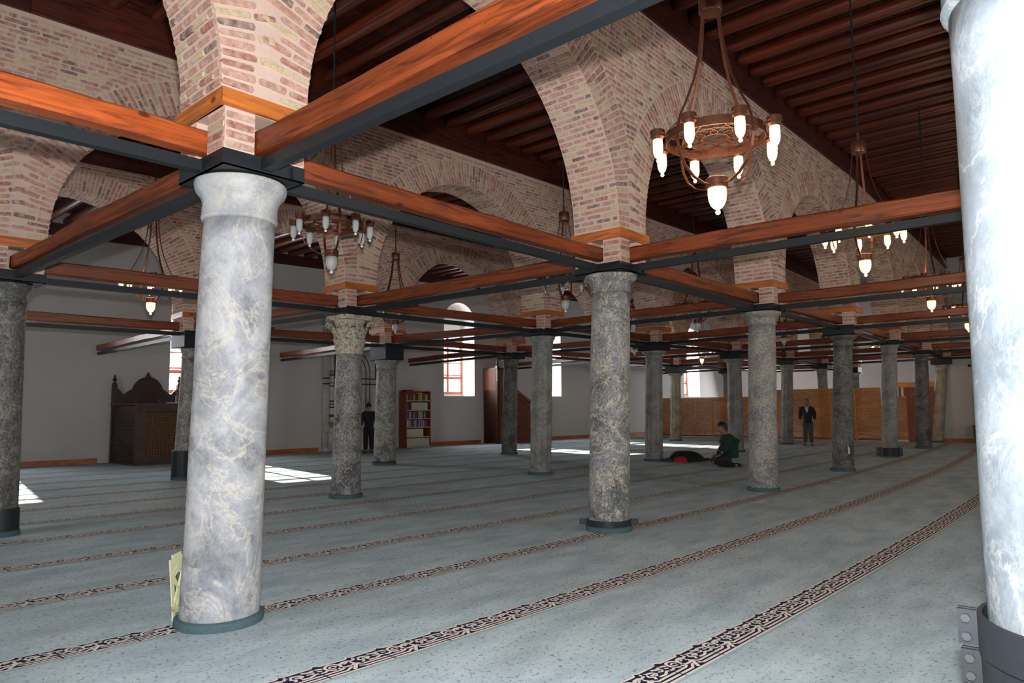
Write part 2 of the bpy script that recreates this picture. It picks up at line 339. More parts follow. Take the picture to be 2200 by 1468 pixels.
# ------------------------------------------------------------------ walls, windows, ceiling
def frame_wall():
    # prayer wall: local frame u along x, v outward; built in pieces between arched recesses
    mb = MB(); ang = math.atan(-.135); T = Matrix.Translation((0, 18.1, 0)) @ Matrix.Rotation(ang, 4, 'Z')
    k = 1/cos(ang); U = lambda x: x*k
    rec = [(U(a), U(b)) for a, b in WIN]; D = .85; Z0, ZS, ZT = 1.96, 5.05, 7.3
    def q(*p): mb.add([T @ Vector(v) for v in p], [tuple(range(len(p)))], 0)
    edges = [U(-8.3)]+[e for r in rec for e in r]+[U(37.5)]
    for i in range(0, len(edges), 2): q((edges[i], 0, 0), (edges[i+1], 0, 0), (edges[i+1], 0, ZT), (edges[i], 0, ZT))
    rv = MB(); win = []
    for (a, b) in rec:
        q((a, 0, 0), (b, 0, 0), (b, 0, Z0), (a, 0, Z0))
        r = (b-a)/2; c = (a+b)/2; arc = [(c-r*cos(pi*i/14), ZS+r*sin(pi*i/14)) for i in range(15)]
        for (x0, z0), (x1, z1) in zip(arc, arc[1:]): q((x0, 0, z0), (x1, 0, z1), (x1, 0, ZT), (x0, 0, ZT))
        out = [(a, Z0)]+arc+[(b, Z0)]
        R = lambda *p: rv.add([T @ Vector(v) for v in p], [tuple(range(len(p)))], 0)
        pa, pb, w0, w1 = a+.04, b-.04, Z0+.10, 4.62
        for (x0, z0), (x1, z1) in zip(out, out[1:]+out[:1]): R((x0, 0, z0), (x1, 0, z1), (x1, D, z1), (x0, D, z0))
        R((a, D, Z0), (b, D, Z0), (b, D, w0), (a, D, w0)); R((a, D, w0), (pa, D, w0), (pa, D, w1), (a, D, w1)); R((pb, D, w0), (b, D, w0), (b, D, w1), (pb, D, w1))
        R((a, D, w1), (b, D, w1), *[(x, D, z) for x, z in reversed(arc)])
        for (x0, z0), (x1, z1) in zip(((pa, w0), (pb, w0), (pb, w1), (pa, w1)), ((pb, w0), (pb, w1), (pa, w1), (pa, w0))):
            R((x0, D, z0), (x1, D, z1), (x1, D+.2, z1), (x0, D+.2, z0))
        win.append((pa, pb, w0, w1))
    # outside skin so that no light leaks in
    q((U(-8.3), 0, ZT), (U(37.5), 0, ZT), (U(37.5), .3, ZT), (U(-8.3), .3, ZT))
    w = struct('wall_back', mb, ['plaster']); rv.build('window_reveal', ['reveal'], w)
    for i, (a, b, z0, z1) in enumerate(win):
        f = MB(); y0, y1 = D-.02, D+.06
        def bx(x0, x1, za, zb, yy0=y0, yy1=y1): f.box((x0, yy0, za), (x1, yy1, zb), 0, T)
        m = (a+b)/2; t = .075
        bx(a, a+t, z0, z1); bx(b-t, b, z0, z1); bx(a+t, b-t, z0, z0+t+.02); bx(a+t, b-t, z1-t, z1)
        bx(m-.05, m+.05, z0+t, z1-t)
        h = z1-z0
        for fz, th in ((.245, .10), (.30, .05), (.50, .04), (.71, .04), (.86, .07)): bx(a+t, m-.05, z0+fz*h, z0+fz*h+th, y0+.015); bx(m+.05, b-t, z0+fz*h, z0+fz*h+th, y0+.015)
        wn = f.build('window_%d' % (i+1), ['winframe']); wn['kind'] = 'structure'
        MB().box((a+.02, D+.03, z0+.02), (b-.02, D+.036, z1-.02), 0, T).build('pane', ['glass'], wn)
    # skirting pieces
    runs = [(-8, 5.0), (7.3, 11.75), (14.3, 14.5), (15.75, 18.9), (22.0, 37)]
    for a, b in runs:
        s = MB().box((U(a), -.025, 0), (U(b), 0, .145), 0, T).build('baseboard_back', ['base']); s['kind'] = 'structure'
    return T
TW = frame_wall()
def onwall(x, dy=0, z=0): return TW @ Vector((x/cos(math.atan(-.135)), dy, z))
WANG = math.atan(-.135)
struct('wall_left', MB().box((-8.3, -12, 0), (-8, 19.4, 7.4)), ['plaster'])
struct('wall_front', MB().box((-8, -12.3, 0), (XW, -12, 7.4)), ['plaster'])
wr = struct('wall_right', MB().box((28.75, -12, 0), (XW, .72, 7.4)), ['plaster'])
struct('wall_far', MB().box((XW, .72, 0), (XW+.3, 19.4, 7.4)), ['pinkwall'])
s = MB().box((28.725, -12, 0), (28.75, .72, .145)).build('baseboard_right', ['base']); s['kind'] = 'structure'
s = MB().box((28.75, .72, 0), (XW, .745, .145)).build('baseboard_side', ['base']); s['kind'] = 'structure'

# columns: name -> base x,y, top x,y, r bottom, r top, cap r, collar height, material, style
CT = {
 'A': (.075, -.28, .042, -.506, .266, .242, .315, .11, 'mA', 'plain'),
 'B': (4.879, -.327, 4.994, -.365, .250, .238, .328, .10, 'mB', 'plain'),
 'C': (9.791, -.215, 9.835, -.298, .240, .232, .330, .105, 'mC', 'plain'),
 'D': (14.363, -.141, 14.37, -.284, .228, .196, .285, .205, 'mD', 'plain'),
 'E': (19.289, .118, 19.306, -.023, .205, .195, .235, .108, 'mE', 'plain'),
 'F': (24.184, .308, 24.189, .21, .228, .195, .285, .114, 'mD', 'plain'),
 'G': (29.06-.55, .737, 28.75, .46, .20, .19, .25, .28, 'mG', 'plain'),
 'X': (-.034, 5.217, -.038, 5.26, .20, .19, .25, .13, 'mD', 'plain'),
 'H': (4.804, 4.963, 4.864, 4.967, .250, .215, .29, .133, 'mH', 'corinth'),
 'I': (9.843, 4.841, 9.921, 4.789, .240, .236, .29, .148, 'mE', 'flute'),
 'J': (14.618, 4.793, 14.675, 4.728, .240, .225, .33, .233, 'mE', 'flute'),
 'K': (19.397, 4.611, 19.40, 4.57, .245, .22, .33, .25, 'mE', 'flute'),
 'L': (24.4, 4.882, 24.444, 4.76, .22, .205, .29, .243, 'mE', 'flute'),
 'S': (29.18, 5.03, 29.17, 5.05, .21, .20, .28, .22, 'mE', 'plain'),
 'M': (4.433, 10.478, 4.54, 10.449, .195, .178, .22, .36, 'mB', 'plain'),
 'N': (9.571, 10.023, 9.606, 9.98, .292, .262, .33, .433, 'mB', 'plain'),
 'O': (14.443, 9.922, 14.5, 9.855, .245, .22, .27, .20, 'mD', 'plain'),
 'T': (19.6, 9.8, 19.6, 9.75, .25, .23, .31, .22, 'mE', 'plain'),
 'P': (24.685, 9.673, 24.74, 9.61, .235, .21, .31, .365, 'mP', 'flute'),
 'Q': (29.44, 9.49, 29.47, 9.43, .25, .23, .31, .25, 'mE', 'plain'),
 'R': (.05, -5.165, .05, -5.165, .270, .262, .345, .27, 'mR', 'plain'),
 'U': (34.0, 5.2, 34.0, 5.2, .33, .30, .42, .25, 'mE', 'plain'),
 'V': (34.0, 9.7, 34.0, 9.7, .33, .30, .42, .25, 'mE', 'plain'),
}
NICK = dict(A='big pale grey column', B='foot-clamped veined column', C='cream-flecked column', D='charcoal column', E='iron-shod column', F='column by the brown door', G='beige column', X='dark column cut by the frame edge',
 H='leaf-carved column', I='ribbed column', J='column by the coat heap', K='fluted column behind the kneeling man', L='pale fluted column', S='column behind the screen door', M='column by the preaching desk', N='column by the bookcase',
 O='column by the stair pulpit', T='hidden middle column', P='buff ribbed column', Q='screened column', R='overexposed white column', U='farthest screened column', V='screened window column')
LAB = dict(A='big pale grey marble column with round capital, nearest in the middle aisle', B='dark marble column with cream veins and a black clamp at its foot', C='grey column covered in cream flecks, right of the kneeling man',
 D='charcoal marble column with pale scratches, before the honey wood screen', E='grey column standing in a black iron shoe', F='dark column with moulded capital beside the brown door', G='smooth beige stone column at the corner of the end wall',
 X='dark slate-grey column cut off by the left edge of the picture', H='dark marble column with cream carved acanthus capital', I='ribbed grey column between the stair pulpit and the veined column', J='grooved grey column standing beside the black coat heap',
 K='grooved grey column directly behind the kneeling man', L='grey fluted column beside the standing man in front of the screen', S='grey column top seen above the screen next to the charcoal column', M='scratched grey column wrapped in black at its foot, by the preaching desk',
 N='grey column with the tallest black collar, beside the bookcase', O='dark column in front of the wooden stair pulpit', T='grey column hidden behind the foot-clamped veined column', P='buff ribbed column in front of the screen, near the sunlit floor',
 Q='grey column mostly hidden behind the grooved column of the kneeling man', R='overexposed white marble column filling the right edge of the picture', U='farthest grey column behind the screen', V='thick grey column behind the screen near the far window')
ZC = 3.22; HU, HV = .304, .335
leafmeshes = {}
def leaf_mesh(h, w, out):
    mb = MB(); n = 7; rows = []
    for i in range(n+1):
        t = i/n; z = h*min(t, .92)+(0 if t < .92 else -.12*h*(t-.92)/.08); o = out*(t**2.6)+.012+(.03*h if t > .9 else 0)
        ww = w*(.55+.6*sin(pi*min(t*.9, 1))**.8)*(1 if t < .75 else (1-t)/.25*.8+.2); ww *= (1.12 if i % 2 else .74)
        rows.append([(ww*k, -o-(.022 if abs(k) == .22 else 0)+.02*(abs(k) == .5), z) for k in (-.5, -.22, 0, .22, .5)])
    v = [p for r in rows for p in r]; f = [(a*5+b, a*5+b+1, a*5+b+6, a*5+b+5) for a in range(n) for b in range(4)]
    mb.add(v, f); mb.add([(x, y+.018, z) for x, y, z in v], [tuple(reversed(q)) for q in f])
    return mb.mesh('acanthus_leaf', ['capC'], 1)
def column(key):
    bx, by, tx, ty, rb, rt, rc, ch, mat, style = CT[key]
    o = thing('column', LAB[key], 'column', (bx, by, 0)); dx, dy = tx-bx, ty-by
    zc = ZC-ch; lean = (dx, dy, zc)
    caph = {'A': .29, 'B': .23, 'R': .33}.get(key, .24)
    if style == 'corinth': caph = .62
    zs = zc-caph; n = 48 if key in 'ABHR' else 32
    rf = None
    if style == 'flute':
        def rf(a, z):
            s_ = cos(a*8); mid = abs(z-1.45) < .10
            return (1.04 if mid else 1.0)-(.0 if (mid or z > zs-.08 or z < .12) else max(0, s_-.25)*.15)
        n = 48
    prof = []
    K = 22
    for i in range(K+1):
        t = i/K; z = zs*t; prof.append(((rb+(rt-rb)*t**1.1)*(1+.006*sin(7*t+ord(key))+.004*sin(19*t)), z))
    wob = (lambda a, z: (rf(a, z) if rf else 1)*(1+.006*sin(3*a+z*2+ord(key))+.004*sin(5*a-z*5)))
    MB().lathe(prof, n, lean=lean, rf=wob).build('shaft', [mat], o, 1 if style != 'flute' else .9)
    cm = 'capA' if key == 'A' else mat
    if style != 'corinth':
        pr = [(rt*1.0, zs-.002), (rt*1.05, zs+.005), (rt*1.075, zs+.02), (rt*1.06, zs+.03), (rt*1.05, zs+caph*.42), (rt*1.08, zs+caph*.5), (rt+(rc-rt)*.45, zs+caph*.60), (rt+(rc-rt)*.82, zs+caph*.70), (rc*.985, zs+caph*.78), (rc, zs+caph*.88), (rc*.985, zs+caph*.95), (rc*.9, zc)]
        MB().lathe(pr, n, lean=lean, rf=lambda a, z: 1+.006*sin(4*a+ord(key))+.004*sin(9*a)).build('capital', [cm], o, .7)
    else:
        cx, cy = dx*zs/zc, dy*zs/zc
        pr = [(rt*1.06, zs), (rt*1.04, zs+.03), (rt*1.0, zs+.3), (rt*1.06, zs+.42), (rt*1.22, zs+.52), (rt*1.32, zs+.56)]
        cap = MB().lathe(pr, 40, c=(cx, cy))
        ab = []
        for k in range(4):
            a0 = pi/4+k*pi/2
            for t in (-.09, .09): ab.append((cx+.40*cos(a0+t), cy+.40*sin(a0+t)))
            am = a0+pi/4
            for t in (-.32, 0, .32): ab.append((cx+(.275+.05*abs(t)*3)*cos(am+t), cy+(.275+.05*abs(t)*3)*sin(am+t)))
        cap.prism(ab, zs+.54, zc-.003, ax='z')
        for k in range(4):
            a0 = pi/4+k*pi/2; d = Vector((cos(a0), sin(a0), 0)); c0 = Vector((cx, cy, 0))
            pts = [c0+d*.23+Vector((0, 0, zs+.25)), c0+d*.27+Vector((0, 0, zs+.38)), c0+d*.33+Vector((0, 0, zs+.49)), c0+d*.385+Vector((0, 0, zs+.51)), c0+d*.40+Vector((0, 0, zs+.46)), c0+d*.37+Vector((0, 0, zs+.43)), c0+d*.355+Vector((0, 0, zs+.465))]
            cap.tube(pts, [(.035, .02)]*6+[(.02, .02)], 8)
        cp = cap.build('capital', ['capC'], o, .8)
        for row, (h, w, ou, z, nn, of) in enumerate(((.24, .17, .07, zs+.02, 8, 0), (.42, .18, .13, zs+.06, 8, .5))):
            me = leaf_mesh(h, w, ou)
            for k in range(nn):
                a = 2*pi*(k+of)/nn
                link('acanthus_leaf', me, cp, (cx+(rt*1.0)*cos(a), cy+rt*sin(a), z), (0, 0, a+pi/2))
        MB().lathe([(rt*1.02, zs-.05), (rt*1.1, zs-.04), (rt*1.1, zs), (rt, zs+.01)], 40, lean=lean).build('astragal', ['capC'], o, .7)
    # iron collar: welded plate box closed below
    cb = MB(); t = .012
    if ch > .3 and key != 'R': pass
    cb.box((dx-HU, dy-HV, zc), (dx+HU, dy+HV, zc+.008))
    for a, b in (((dx-HU, dy-HV, zc), (dx+HU, dy-HV+t, ZC)), ((dx-HU, dy+HV-t, zc), (dx+HU, dy+HV, ZC)), ((dx-HU, dy-HV+t, zc), (dx-HU+t, dy+HV-t, ZC)), ((dx+HU-t, dy-HV+t, zc), (dx+HU, dy+HV-t, ZC))): cb.box(a, b)
    cb.box((dx-HU+t, dy-HV+t, ZC-.03), (dx+HU-t, dy+HV-t, ZC-.004))
    co = cb.build('iron_collar', ['iron'], o)
    if key in 'ABCH':
        br = MB()
        for sx, sy in ((1, -1),): br.box((dx+HU-.11, dy+sy*HV-.03, zc+.005), (dx+HU-.05, dy+sy*HV, ZC-.02))
        br.build('bracket', ['iron'], co)
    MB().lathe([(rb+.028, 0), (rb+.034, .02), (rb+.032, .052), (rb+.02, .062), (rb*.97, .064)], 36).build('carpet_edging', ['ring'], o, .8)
    def clamp(z0, z1, gap=.006, flange=True, ears=2):
        c = MB(); r = rb+gap+.012; va = math.atan2(by-CAM.y, bx-CAM.x)+pi/2; AA = (va, va+pi); fw_ = .048 if key == 'R' else .085
        c.lathe([(r, z0), (r, z1), (r-.012, z1), (r-.012, z0)], 40, cap=False)
        if flange:
            for a in AA:
                d = Vector((cos(a), sin(a), 0)); nrm = Vector((-sin(a), cos(a), 0))
                h = (z1-z0)/ears
                for e in range(ears):
                    for sg in (-1, 1): c.bar(d*(r-.01)+nrm*.012*sg+Vector((0, 0, z0+h*(e+.5))), d*(r+fw_)+nrm*.012*sg+Vector((0, 0, z0+h*(e+.5))), .012, h*.92)
        cl = c.build('iron_clamp', ['iron'], o, .6)
        if flange:
            for a in AA:
                d = Vector((cos(a), sin(a), 0)); nrm = Vector((-sin(a), cos(a), 0)); h = (z1-z0)/ears
                for e in range(ears):
                    zz = [z0+h*(e+.27), z0+h*(e+.75)] if h > .07 else [z0+h*(e+.5)]
                    for z in zz:
                        p = d*(r+fw_*.55)+Vector((0, 0, z)); b = MB()
                        b.tube([p-nrm*.034, p+nrm*.034], .0125 if h > .07 else .008, 6)
                        b.build('bolt', ['bolt'], cl)
    if key == 'B': clamp(.065, .135, ears=1)
    if key == 'E': clamp(.03, .27, .02)
    if key == 'M': clamp(.05, .62, .012, False)
    if key == 'X': clamp(.07, .33, .008, False)
    if key == 'N': clamp(.065, .10, .006, False)
    if key == 'R': clamp(.585, .69, .008, ears=1); clamp(.695, .795, .008, ears=1); clamp(.80, .905, .012, ears=1)
    return o
COLO = {k: column(k) for k in CT}

# ------------------------------------------------------------------ brick arcades
def brick_tpl(seed):
    r = random.Random(seed); V = []; F = []
    def ring(cx, cz, y, ins):
        pts = []
        X, Z = .5-ins*.22, .5-ins
        for sx, sz, o in ((-1, -1, 0), (1, -1, 1), (1, 1, 0), (-1, 1, 1)):
            a = (sx*X, sz*(Z-cz)); b = (sx*(X-cx), sz*Z)
            pts += [a, b] if o == 0 else [b, a]
        return [(x, y, z) for x, z in pts]
    js = [(r.uniform(-.012, .012), r.uniform(-.07, .07)) for _ in range(8)]
    for y, ins, cx, cz in ((1, 0, .05, .26), (.03, 0, .05, .26), (0, .13, .05, .22)):
        V += [(x+j[0], yy, z+j[1]) for (x, yy, z), j in zip(ring(cx, cz, y, ins), js)]
    for k in range(2):
        for j in range(8): F.append((k*8+j, k*8+(j+1) % 8, (k+1)*8+(j+1) % 8, (k+1)*8+j))
    F.append(tuple(16+j for j in range(8)))
    return V, F
TPL = [brick_tpl(i) for i in range(4)]
BM = {}
for i in range(5):
    for j in range(4):
        mb = MB(); mb.add(*TPL[j]); BM[i, j] = mb.mesh('brick', ['brick%d' % i])
def pick(r):
    x = r.random(); a = 0
    for i, (_, w) in enumerate(BR):
        a += w
        if x < a: return i
    return 4
RA = 2.125
def arcade(name, piers, ztop, label_side, last_half=False):
    body = MB(); bricks = []; r = random.Random(len(name)*13+3)
    w = bpy.data.objects.new(name, None)
    HT = .335
    Z0, ZB = 3.62, ztop
    def B(P, X, Y, Z, l, h, dep=.05): bricks.append((P, X, Y, Z, l, h, dep, pick(r), r.randrange(4)))
    for i in range(len(piers)-1):
        p = Vector((*piers[i], 0)); q = Vector((*piers[i+1], 0)); L = (q-p).length; d = (q-p)/L; n = Vector((d.y, -d.x, 0)); K = Vector((0, 0, 1))
        ra = L/2-.318; c = L/2; e = .05
        W3 = lambda s, t, z: p+d*s+n*t+K*z
        N = 40; arc = []
        def AR(th, rr):   # slightly pointed: two centres
            sg = 1 if th < pi/2 else -1      # th measured from the p-side springing
            R = rr+e; a = th if sg > 0 else pi-th
            amax = math.acos(e/(ra+e)); a = a/(pi/2)*amax
            x = c + (e - R*cos(a) if sg > 0 else -e + R*cos(a)); z = Z0+.02+R*sin(a)
            return x, z, (cos(a)*(-1 if sg > 0 else 1), sin(a))
        hb = HT-.006
        for k in range(N+1): arc.append(AR(pi*k/N, ra+.004)[:2])
        # faces front/back/intrados
        for t, flip in ((hb, 0), (-hb, 1)):
            def Q(*pt): 
                v = [W3(s_, t, z_) for s_, z_ in pt]; body.add(v if not flip else v[::-1], [tuple(range(len(v)))])
            Q((0, 3.505), (arc[0][0], 3.505), arc[0], (0, arc[0][1])); Q((arc[-1][0], 3.505), (L, 3.505), (L, arc[-1][1]), arc[-1])
            for k, (a, b) in enumerate(zip(arc, arc[1:])):
                a2 = (a[0] if k else 0, ZB); b2 = (b[0] if k < N-1 else L, ZB)
                if k == 0: Q((0, a[1]), a, b, (b[0], ZB), (0, ZB))
                elif k == N-1: Q(a, b, (L, b[1]), (L, ZB), (a[0], ZB))
                else: Q(a, b, (b[0], ZB), (a[0], ZB))
        for a, b in zip(arc, arc[1:]): body.add([W3(a[0], hb, a[1]), W3(a[0], -hb, a[1]), W3(b[0], -hb, b[1]), W3(b[0], hb, b[1])], [(0, 1, 2, 3)])
        for s_ in (arc[0][0], arc[-1][0]): body.add([W3(s_, hb, 3.505), W3(s_, -hb, 3.505), W3(s_, -hb, arc[0][1]), W3(s_, hb, arc[0][1])], [(0, 1, 2, 3)])
        for s0, s1 in ((0, arc[0][0]), (arc[-1][0], L)): body.add([W3(s0, hb, 3.505), W3(s1, hb, 3.505), W3(s1, -hb, 3.505), W3(s0, -hb, 3.505)], [(3, 2, 1, 0)])
        body.add([W3(0, hb, ZB), W3(L, hb, ZB), W3(L, -hb, ZB), W3(0, -hb, ZB)], [(0, 1, 2, 3)])
        # voussoirs
        pitch = .067; nv = int(pi*ra/pitch); ext = []
        for k in range(nv+1):
            th = pi*(k+.5)/(nv+1); x, z, (nx, nz) = AR(th, ra)
            rl = .47
            lim = (x/abs(nx) if nx < -.02 else (L-x)/nx if nx > .02 else 9)-.012
            off = .075*(1 if k % 2 else -1) if abs(nx) > .88 else 0
            lim += off if nx < 0 else -off
            Ln = min(rl, lim); 
            radial = d*nx+K*nz; tang = d*(nz)-K*nx if True else None
            # radial bricks on the face: split long/short alternately
            segs = []
            if Ln > .14:
                if Ln > .32: a1 = .15 if k % 2 else .27; a1 += r.uniform(-.02, .02); segs = [(.004, a1-.012), (a1+.012, Ln-.005)]
                else: segs = [(.004, Ln-.006)]
            for a0, a1 in segs:
                l = a1-a0; m = (a0+a1)/2
                B(W3(x, HT, z)+radial*m, radial, -n, radial.cross(n) if False else n.cross(radial)*-1, l, .042*r.uniform(.85, 1.12)*(1+m/ra*.9), .04)
            # intrados bricks run across the wall
            offs = [-HT-.002]; t0 = -HT+.0
            lens = [.20, .225, .225] if k % 2 else [.11, .225, .225, .11]
            tt = -HT+.006
            for l in lens:
                l2 = min(l+r.uniform(-.02, .02), HT-.004-tt)
                if l2 > .05: B(W3(x, tt+l2/2, z)-radial*r.uniform(.004, .012), n, radial, n.cross(radial), l2-.032, .038*r.uniform(.85, 1.15), .03)
                tt += l+.0
        # spandrel courses
        zc = Z0+.06; row = 0
        while zc < ZB-.03:
            zz = zc-(Z0+.02); R2 = (ra+.49+e)**2-zz*zz; sh_ = (row % 2)*.11
            xr = sqrt(R2)-e if R2 > 0 else -1
            spans = [(-sh_, L-sh_)] if xr < .02 else [(-sh_, c-xr), (c+xr, L-sh_)]
            for s0, s1 in spans:
                s_ = s0
                while s1-s_ > .045:
                    l = r.choice((.215, .24, .23, .11, .2)); l = s1-s_ if s1-s_-l < .07 else l
                    B(W3(s_+l/2, HT, zc), d, -n, K, l-.03, .042*r.uniform(.85, 1.12), .04)
                    s_ += l
            zc += .067; row += 1
        # short pier courses between trim band and springing are covered by the ring
    COL.objects.link(w); w['kind'] = 'structure'
    # piers below the arches: four corner posts with bricks, trim band round them
    for i, (px, py) in enumerate(piers):
        if i == 0 and not last_half: pass
        a = piers[max(i-1, 0)]; b = piers[min(i+1, len(piers)-1)]
        d = (Vector((*b, 0))-Vector((*a, 0))).normalized(); n = Vector((d.y, -d.x, 0)); K = Vector((0, 0, 1)); c = Vector((px, py, 0))
        T = Matrix((( d.x, -n.x, 0, px), (d.y, -n.y, 0, py), (0, 0, 1, 0), (0, 0, 0, 1)))
        for sx in (-1, 1):
            for sy in (-1, 1):
                x0, x1 = sorted((sx*.085, sx*(.304-.006))); y0, y1 = sorted((sy*.085, sy*(.335-.006)))
                body.box((x0, y0, 3.20), (x1, y1, 3.506), 0, T)
                for kz in range(4):
                    z = 3.255+kz*.068
                    yy = sy*.335; xx = sx*.304
                    if kz < 4:
                        Yd = (T.to_3x3() @ Vector((0, -sy, 0))); Xd = T.to_3x3() @ Vector((1, 0, 0))
                        B(T @ Vector((sx*.19, yy, z)), Xd, Yd, K, .20, .043, .03)
                        Xd2 = T.to_3x3() @ Vector((0, 1, 0)); Yd2 = T.to_3x3() @ Vector((-sx, 0, 0))
                        B(T @ Vector((xx, sy*.21, z)), Xd2, Yd2, K, .225, .043, .03)
        body.box((-.085, -.085, 3.20), (.085, .085, 3.506), 0, T); body.box((-.03, -HT+.0065, 3.506), (.03, HT-.0065, ztop), 0, T)
        bd = [((-.336, -.367, 3.505), (.336, -.337, 3.62)), ((-.336, .337, 3.505), (.336, .367, 3.62)), ((-.336, -.337, 3.505), (-.306, .337, 3.62)), ((.306, -.337, 3.505), (.336, .337, 3.62))]
        for a_, b_ in bd:
            la = Vector(b_)-Vector(a_); ce = (Vector(a_)+Vector(b_))/2
            m2 = MB(); lx = max(la.x, la.y)/2
            m2.box((-lx, -.015, -.0575), (lx, .015, .0575))
            o = m2.build('trim_board', ['band'], w)
            RR = T @ Matrix.Translation(ce)
            if la.y > la.x: RR = RR @ Matrix.Rotation(pi/2, 4, 'Z')
            o.matrix_local = RR
    bo = body.build('mortar_body', ['mortar'], w)
    def score(b):
        x, y, z = proj(b[0])
        fr = (b[0]-CAM).dot(b[2]) > 0
        ok = -30 < x < 2230 and -30 < y < 1500 and z > 0 and fr
        return (0 if ok else 1, (b[0]-CAM).length)
    bricks.sort(key=score)
    for P, X, Y, Z, l, h, dep, ci, tj in bricks[:298]:
        o = bpy.data.objects.new('brick', BM[ci, tj]); COL.objects.link(o); o.parent = w
        o.matrix_local = Matrix(((X.x*l, Y.x*dep, Z.x*h, P.x), (X.y*l, Y.y*dep, Z.y*h, P.y), (X.z*l, Y.z*dep, Z.z*h, P.z), (0, 0, 0, 1))) @ Matrix.Translation((0, -.08, 0))
    import numpy as np
    rest = bricks[298:]; nb = len(rest)
    tv = np.array([t[0] for t in TPL]); tf = TPL[0][1]
    X = np.array([b[1]*b[4] for b in rest]); Y = np.array([b[2]*b[6] for b in rest]); Z = np.array([b[3]*b[5] for b in rest]); P = np.array([b[0] for b in rest]); tj = np.array([b[8] for b in rest])
    tp = tv[tj]; tp[:, :, 1] -= .08
    V = P[:, None, :]+tp[:, :, 0:1]*X[:, None, :]+tp[:, :, 1:2]*Y[:, None, :]+tp[:, :, 2:3]*Z[:, None, :]
    nvt = tv.shape[1]; V = V.reshape(-1, 3)
    me = bpy.data.meshes.new('brickwork'); me.vertices.add(len(V)); me.vertices.foreach_set('co', V.ravel())
    base = np.arange(nb)[:, None]*nvt
    quads = np.array(tf[:16]); octs = np.array(tf[16])
    lp = np.concatenate([(base[:, :, None]+quads[None]).reshape(nb, -1), base+octs[None]], 1)
    me.loops.add(lp.size); me.loops.foreach_set('vertex_index', lp.ravel().astype(np.int32))
    cnt = np.tile(np.array([4]*16+[8]), nb); st = np.concatenate([[0], np.cumsum(cnt)[:-1]])
    me.polygons.add(len(cnt)); me.polygons.foreach_set('loop_start', st.astype(np.int32)); me.polygons.foreach_set('loop_total', cnt.astype(np.int32))
    for k in range(5): me.materials.append(M['brick%d' % k])
    me.polygons.foreach_set('material_index', np.repeat(np.array([b[7] for b in rest]), 17).astype(np.int32))
    me.update(calc_edges=True); me.validate()
    o = link('brickwork', me, w); o['kind'] = 'stuff'
    return w
T2 = lambda k: CT[k][2:4]
ROW0 = [(-4.85, -.42)]+[T2(k) for k in 'ABCDEFG']
ROW1 = [(-4.9, 5.65)]+[T2(k) for k in 'XHIJKLSU']
ROW2 = [(-5.1, 11.3), (-.45, 10.85)]+[T2(k) for k in 'MNOTPQV']
ZT0, ZT1, ZT2 = 6.62, 6.52, 6.46
arcade('wall_arcade_middle', ROW0, ZT0, '')
arcade('wall_arcade_inner', ROW1, ZT1, '')
arcade('wall_arcade_qibla', ROW2, ZT2, '')

# ------------------------------------------------------------------ tie beams (wood over iron)
def beam_mesh(L, w, h, seed, amp=.009):
    r = random.Random(seed); mb = MB(); n = 18; sec = []
    ch = .014; ph = [r.uniform(0, 6) for _ in range(6)]
    for i in range(n+1):
        x = L*i/n; dy = amp*sin(x*1.3+ph[0])+amp*.6*sin(x*3.1+ph[1]); dz = amp*sin(x*1.1+ph[2])
        tw = 1+.035*sin(x*2.3+ph[3])+r.uniform(-.012, .012); th = 1+.03*sin(x*1.9+ph[4])+r.uniform(-.012, .012); a, b = w/2*tw, h/2*th; c = ch*r.uniform(.6, 1.8)
        sec.append([(x, dy+u, dz+v) for u, v in ((-a+c, -b), (a-c, -b), (a, -b+c), (a, b-c), (a-c, b), (-a+c, b), (-a, b-c), (-a, -b+c))])
    v = [p for s_ in sec for p in s_]
    f = [(i*8+j, (i+1)*8+j, (i+1)*8+(j+1) % 8, i*8+(j+1) % 8) for i in range(n) for j in range(8)]
    mb.add(v, f+[tuple(range(8)), tuple(range(n*8+7, n*8-1, -1))]); return mb
def place(o, p, q, z):
    a = math.atan2(q[1]-p[1], q[0]-p[0]); o.location = (p[0], p[1], z); o.rotation_euler = (0, 0, a)
def inframe(p, q, z):
    for i in range(9):
        t = i/8; x, y, d = proj((p[0]+(q[0]-p[0])*t, p[1]+(q[1]-p[1])*t, z))
        if d > .1 and -80 < x < 2280 and -80 < y < 1500: return True
    return False
bn = [0]
def tie(p, q, inset0, inset1, a, b, axis, bright=False):
    p, q = Vector(p), Vector(q); d = (q-p).normalized()
    if not inframe(p, q, 3.3): return
    p2, q2 = p+d*inset0, q-d*inset1; L = (q2-p2).length; bn[0] += 1
    hw = .165+.012*sin(bn[0]*3.7)
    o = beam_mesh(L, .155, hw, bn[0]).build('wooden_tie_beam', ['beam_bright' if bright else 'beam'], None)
    place(o, p2, q2, 3.335)
    tag(o, ('bright orange' if bright else 'red-brown')+' wooden beam, '+a+' to '+b, 'beam', 'wooden tie beams between the columns')
    m = MB(); l2 = L; hh = .036
    m.box((0, -.036, -.04), (l2, .036, -.032)); m.box((0, -.036, .032), (l2, .036, .04)); m.box((0, -.036, -.032), (l2, -.028, .032)); m.box((0, .028, -.032), (l2, .036, .032))
    o = m.build('iron_tie_bar', ['iron']); e0 = p+d*((.304 if axis == 'x' else .335)); e1 = q-d*(.304 if axis == 'x' else .335)
    if inset1 < .05: e1 = q
    if inset0 < .05: e0 = p
    o.data.transform(Matrix.Scale((e1-e0).length/L, 4, (1, 0, 0))); place(o, e0, e1, 3.168)
    tag(o, 'black iron bar, '+a+' to '+b, 'tie bar', 'black iron tie bars under the wooden beams')
C2 = lambda k: Vector(T2(k))
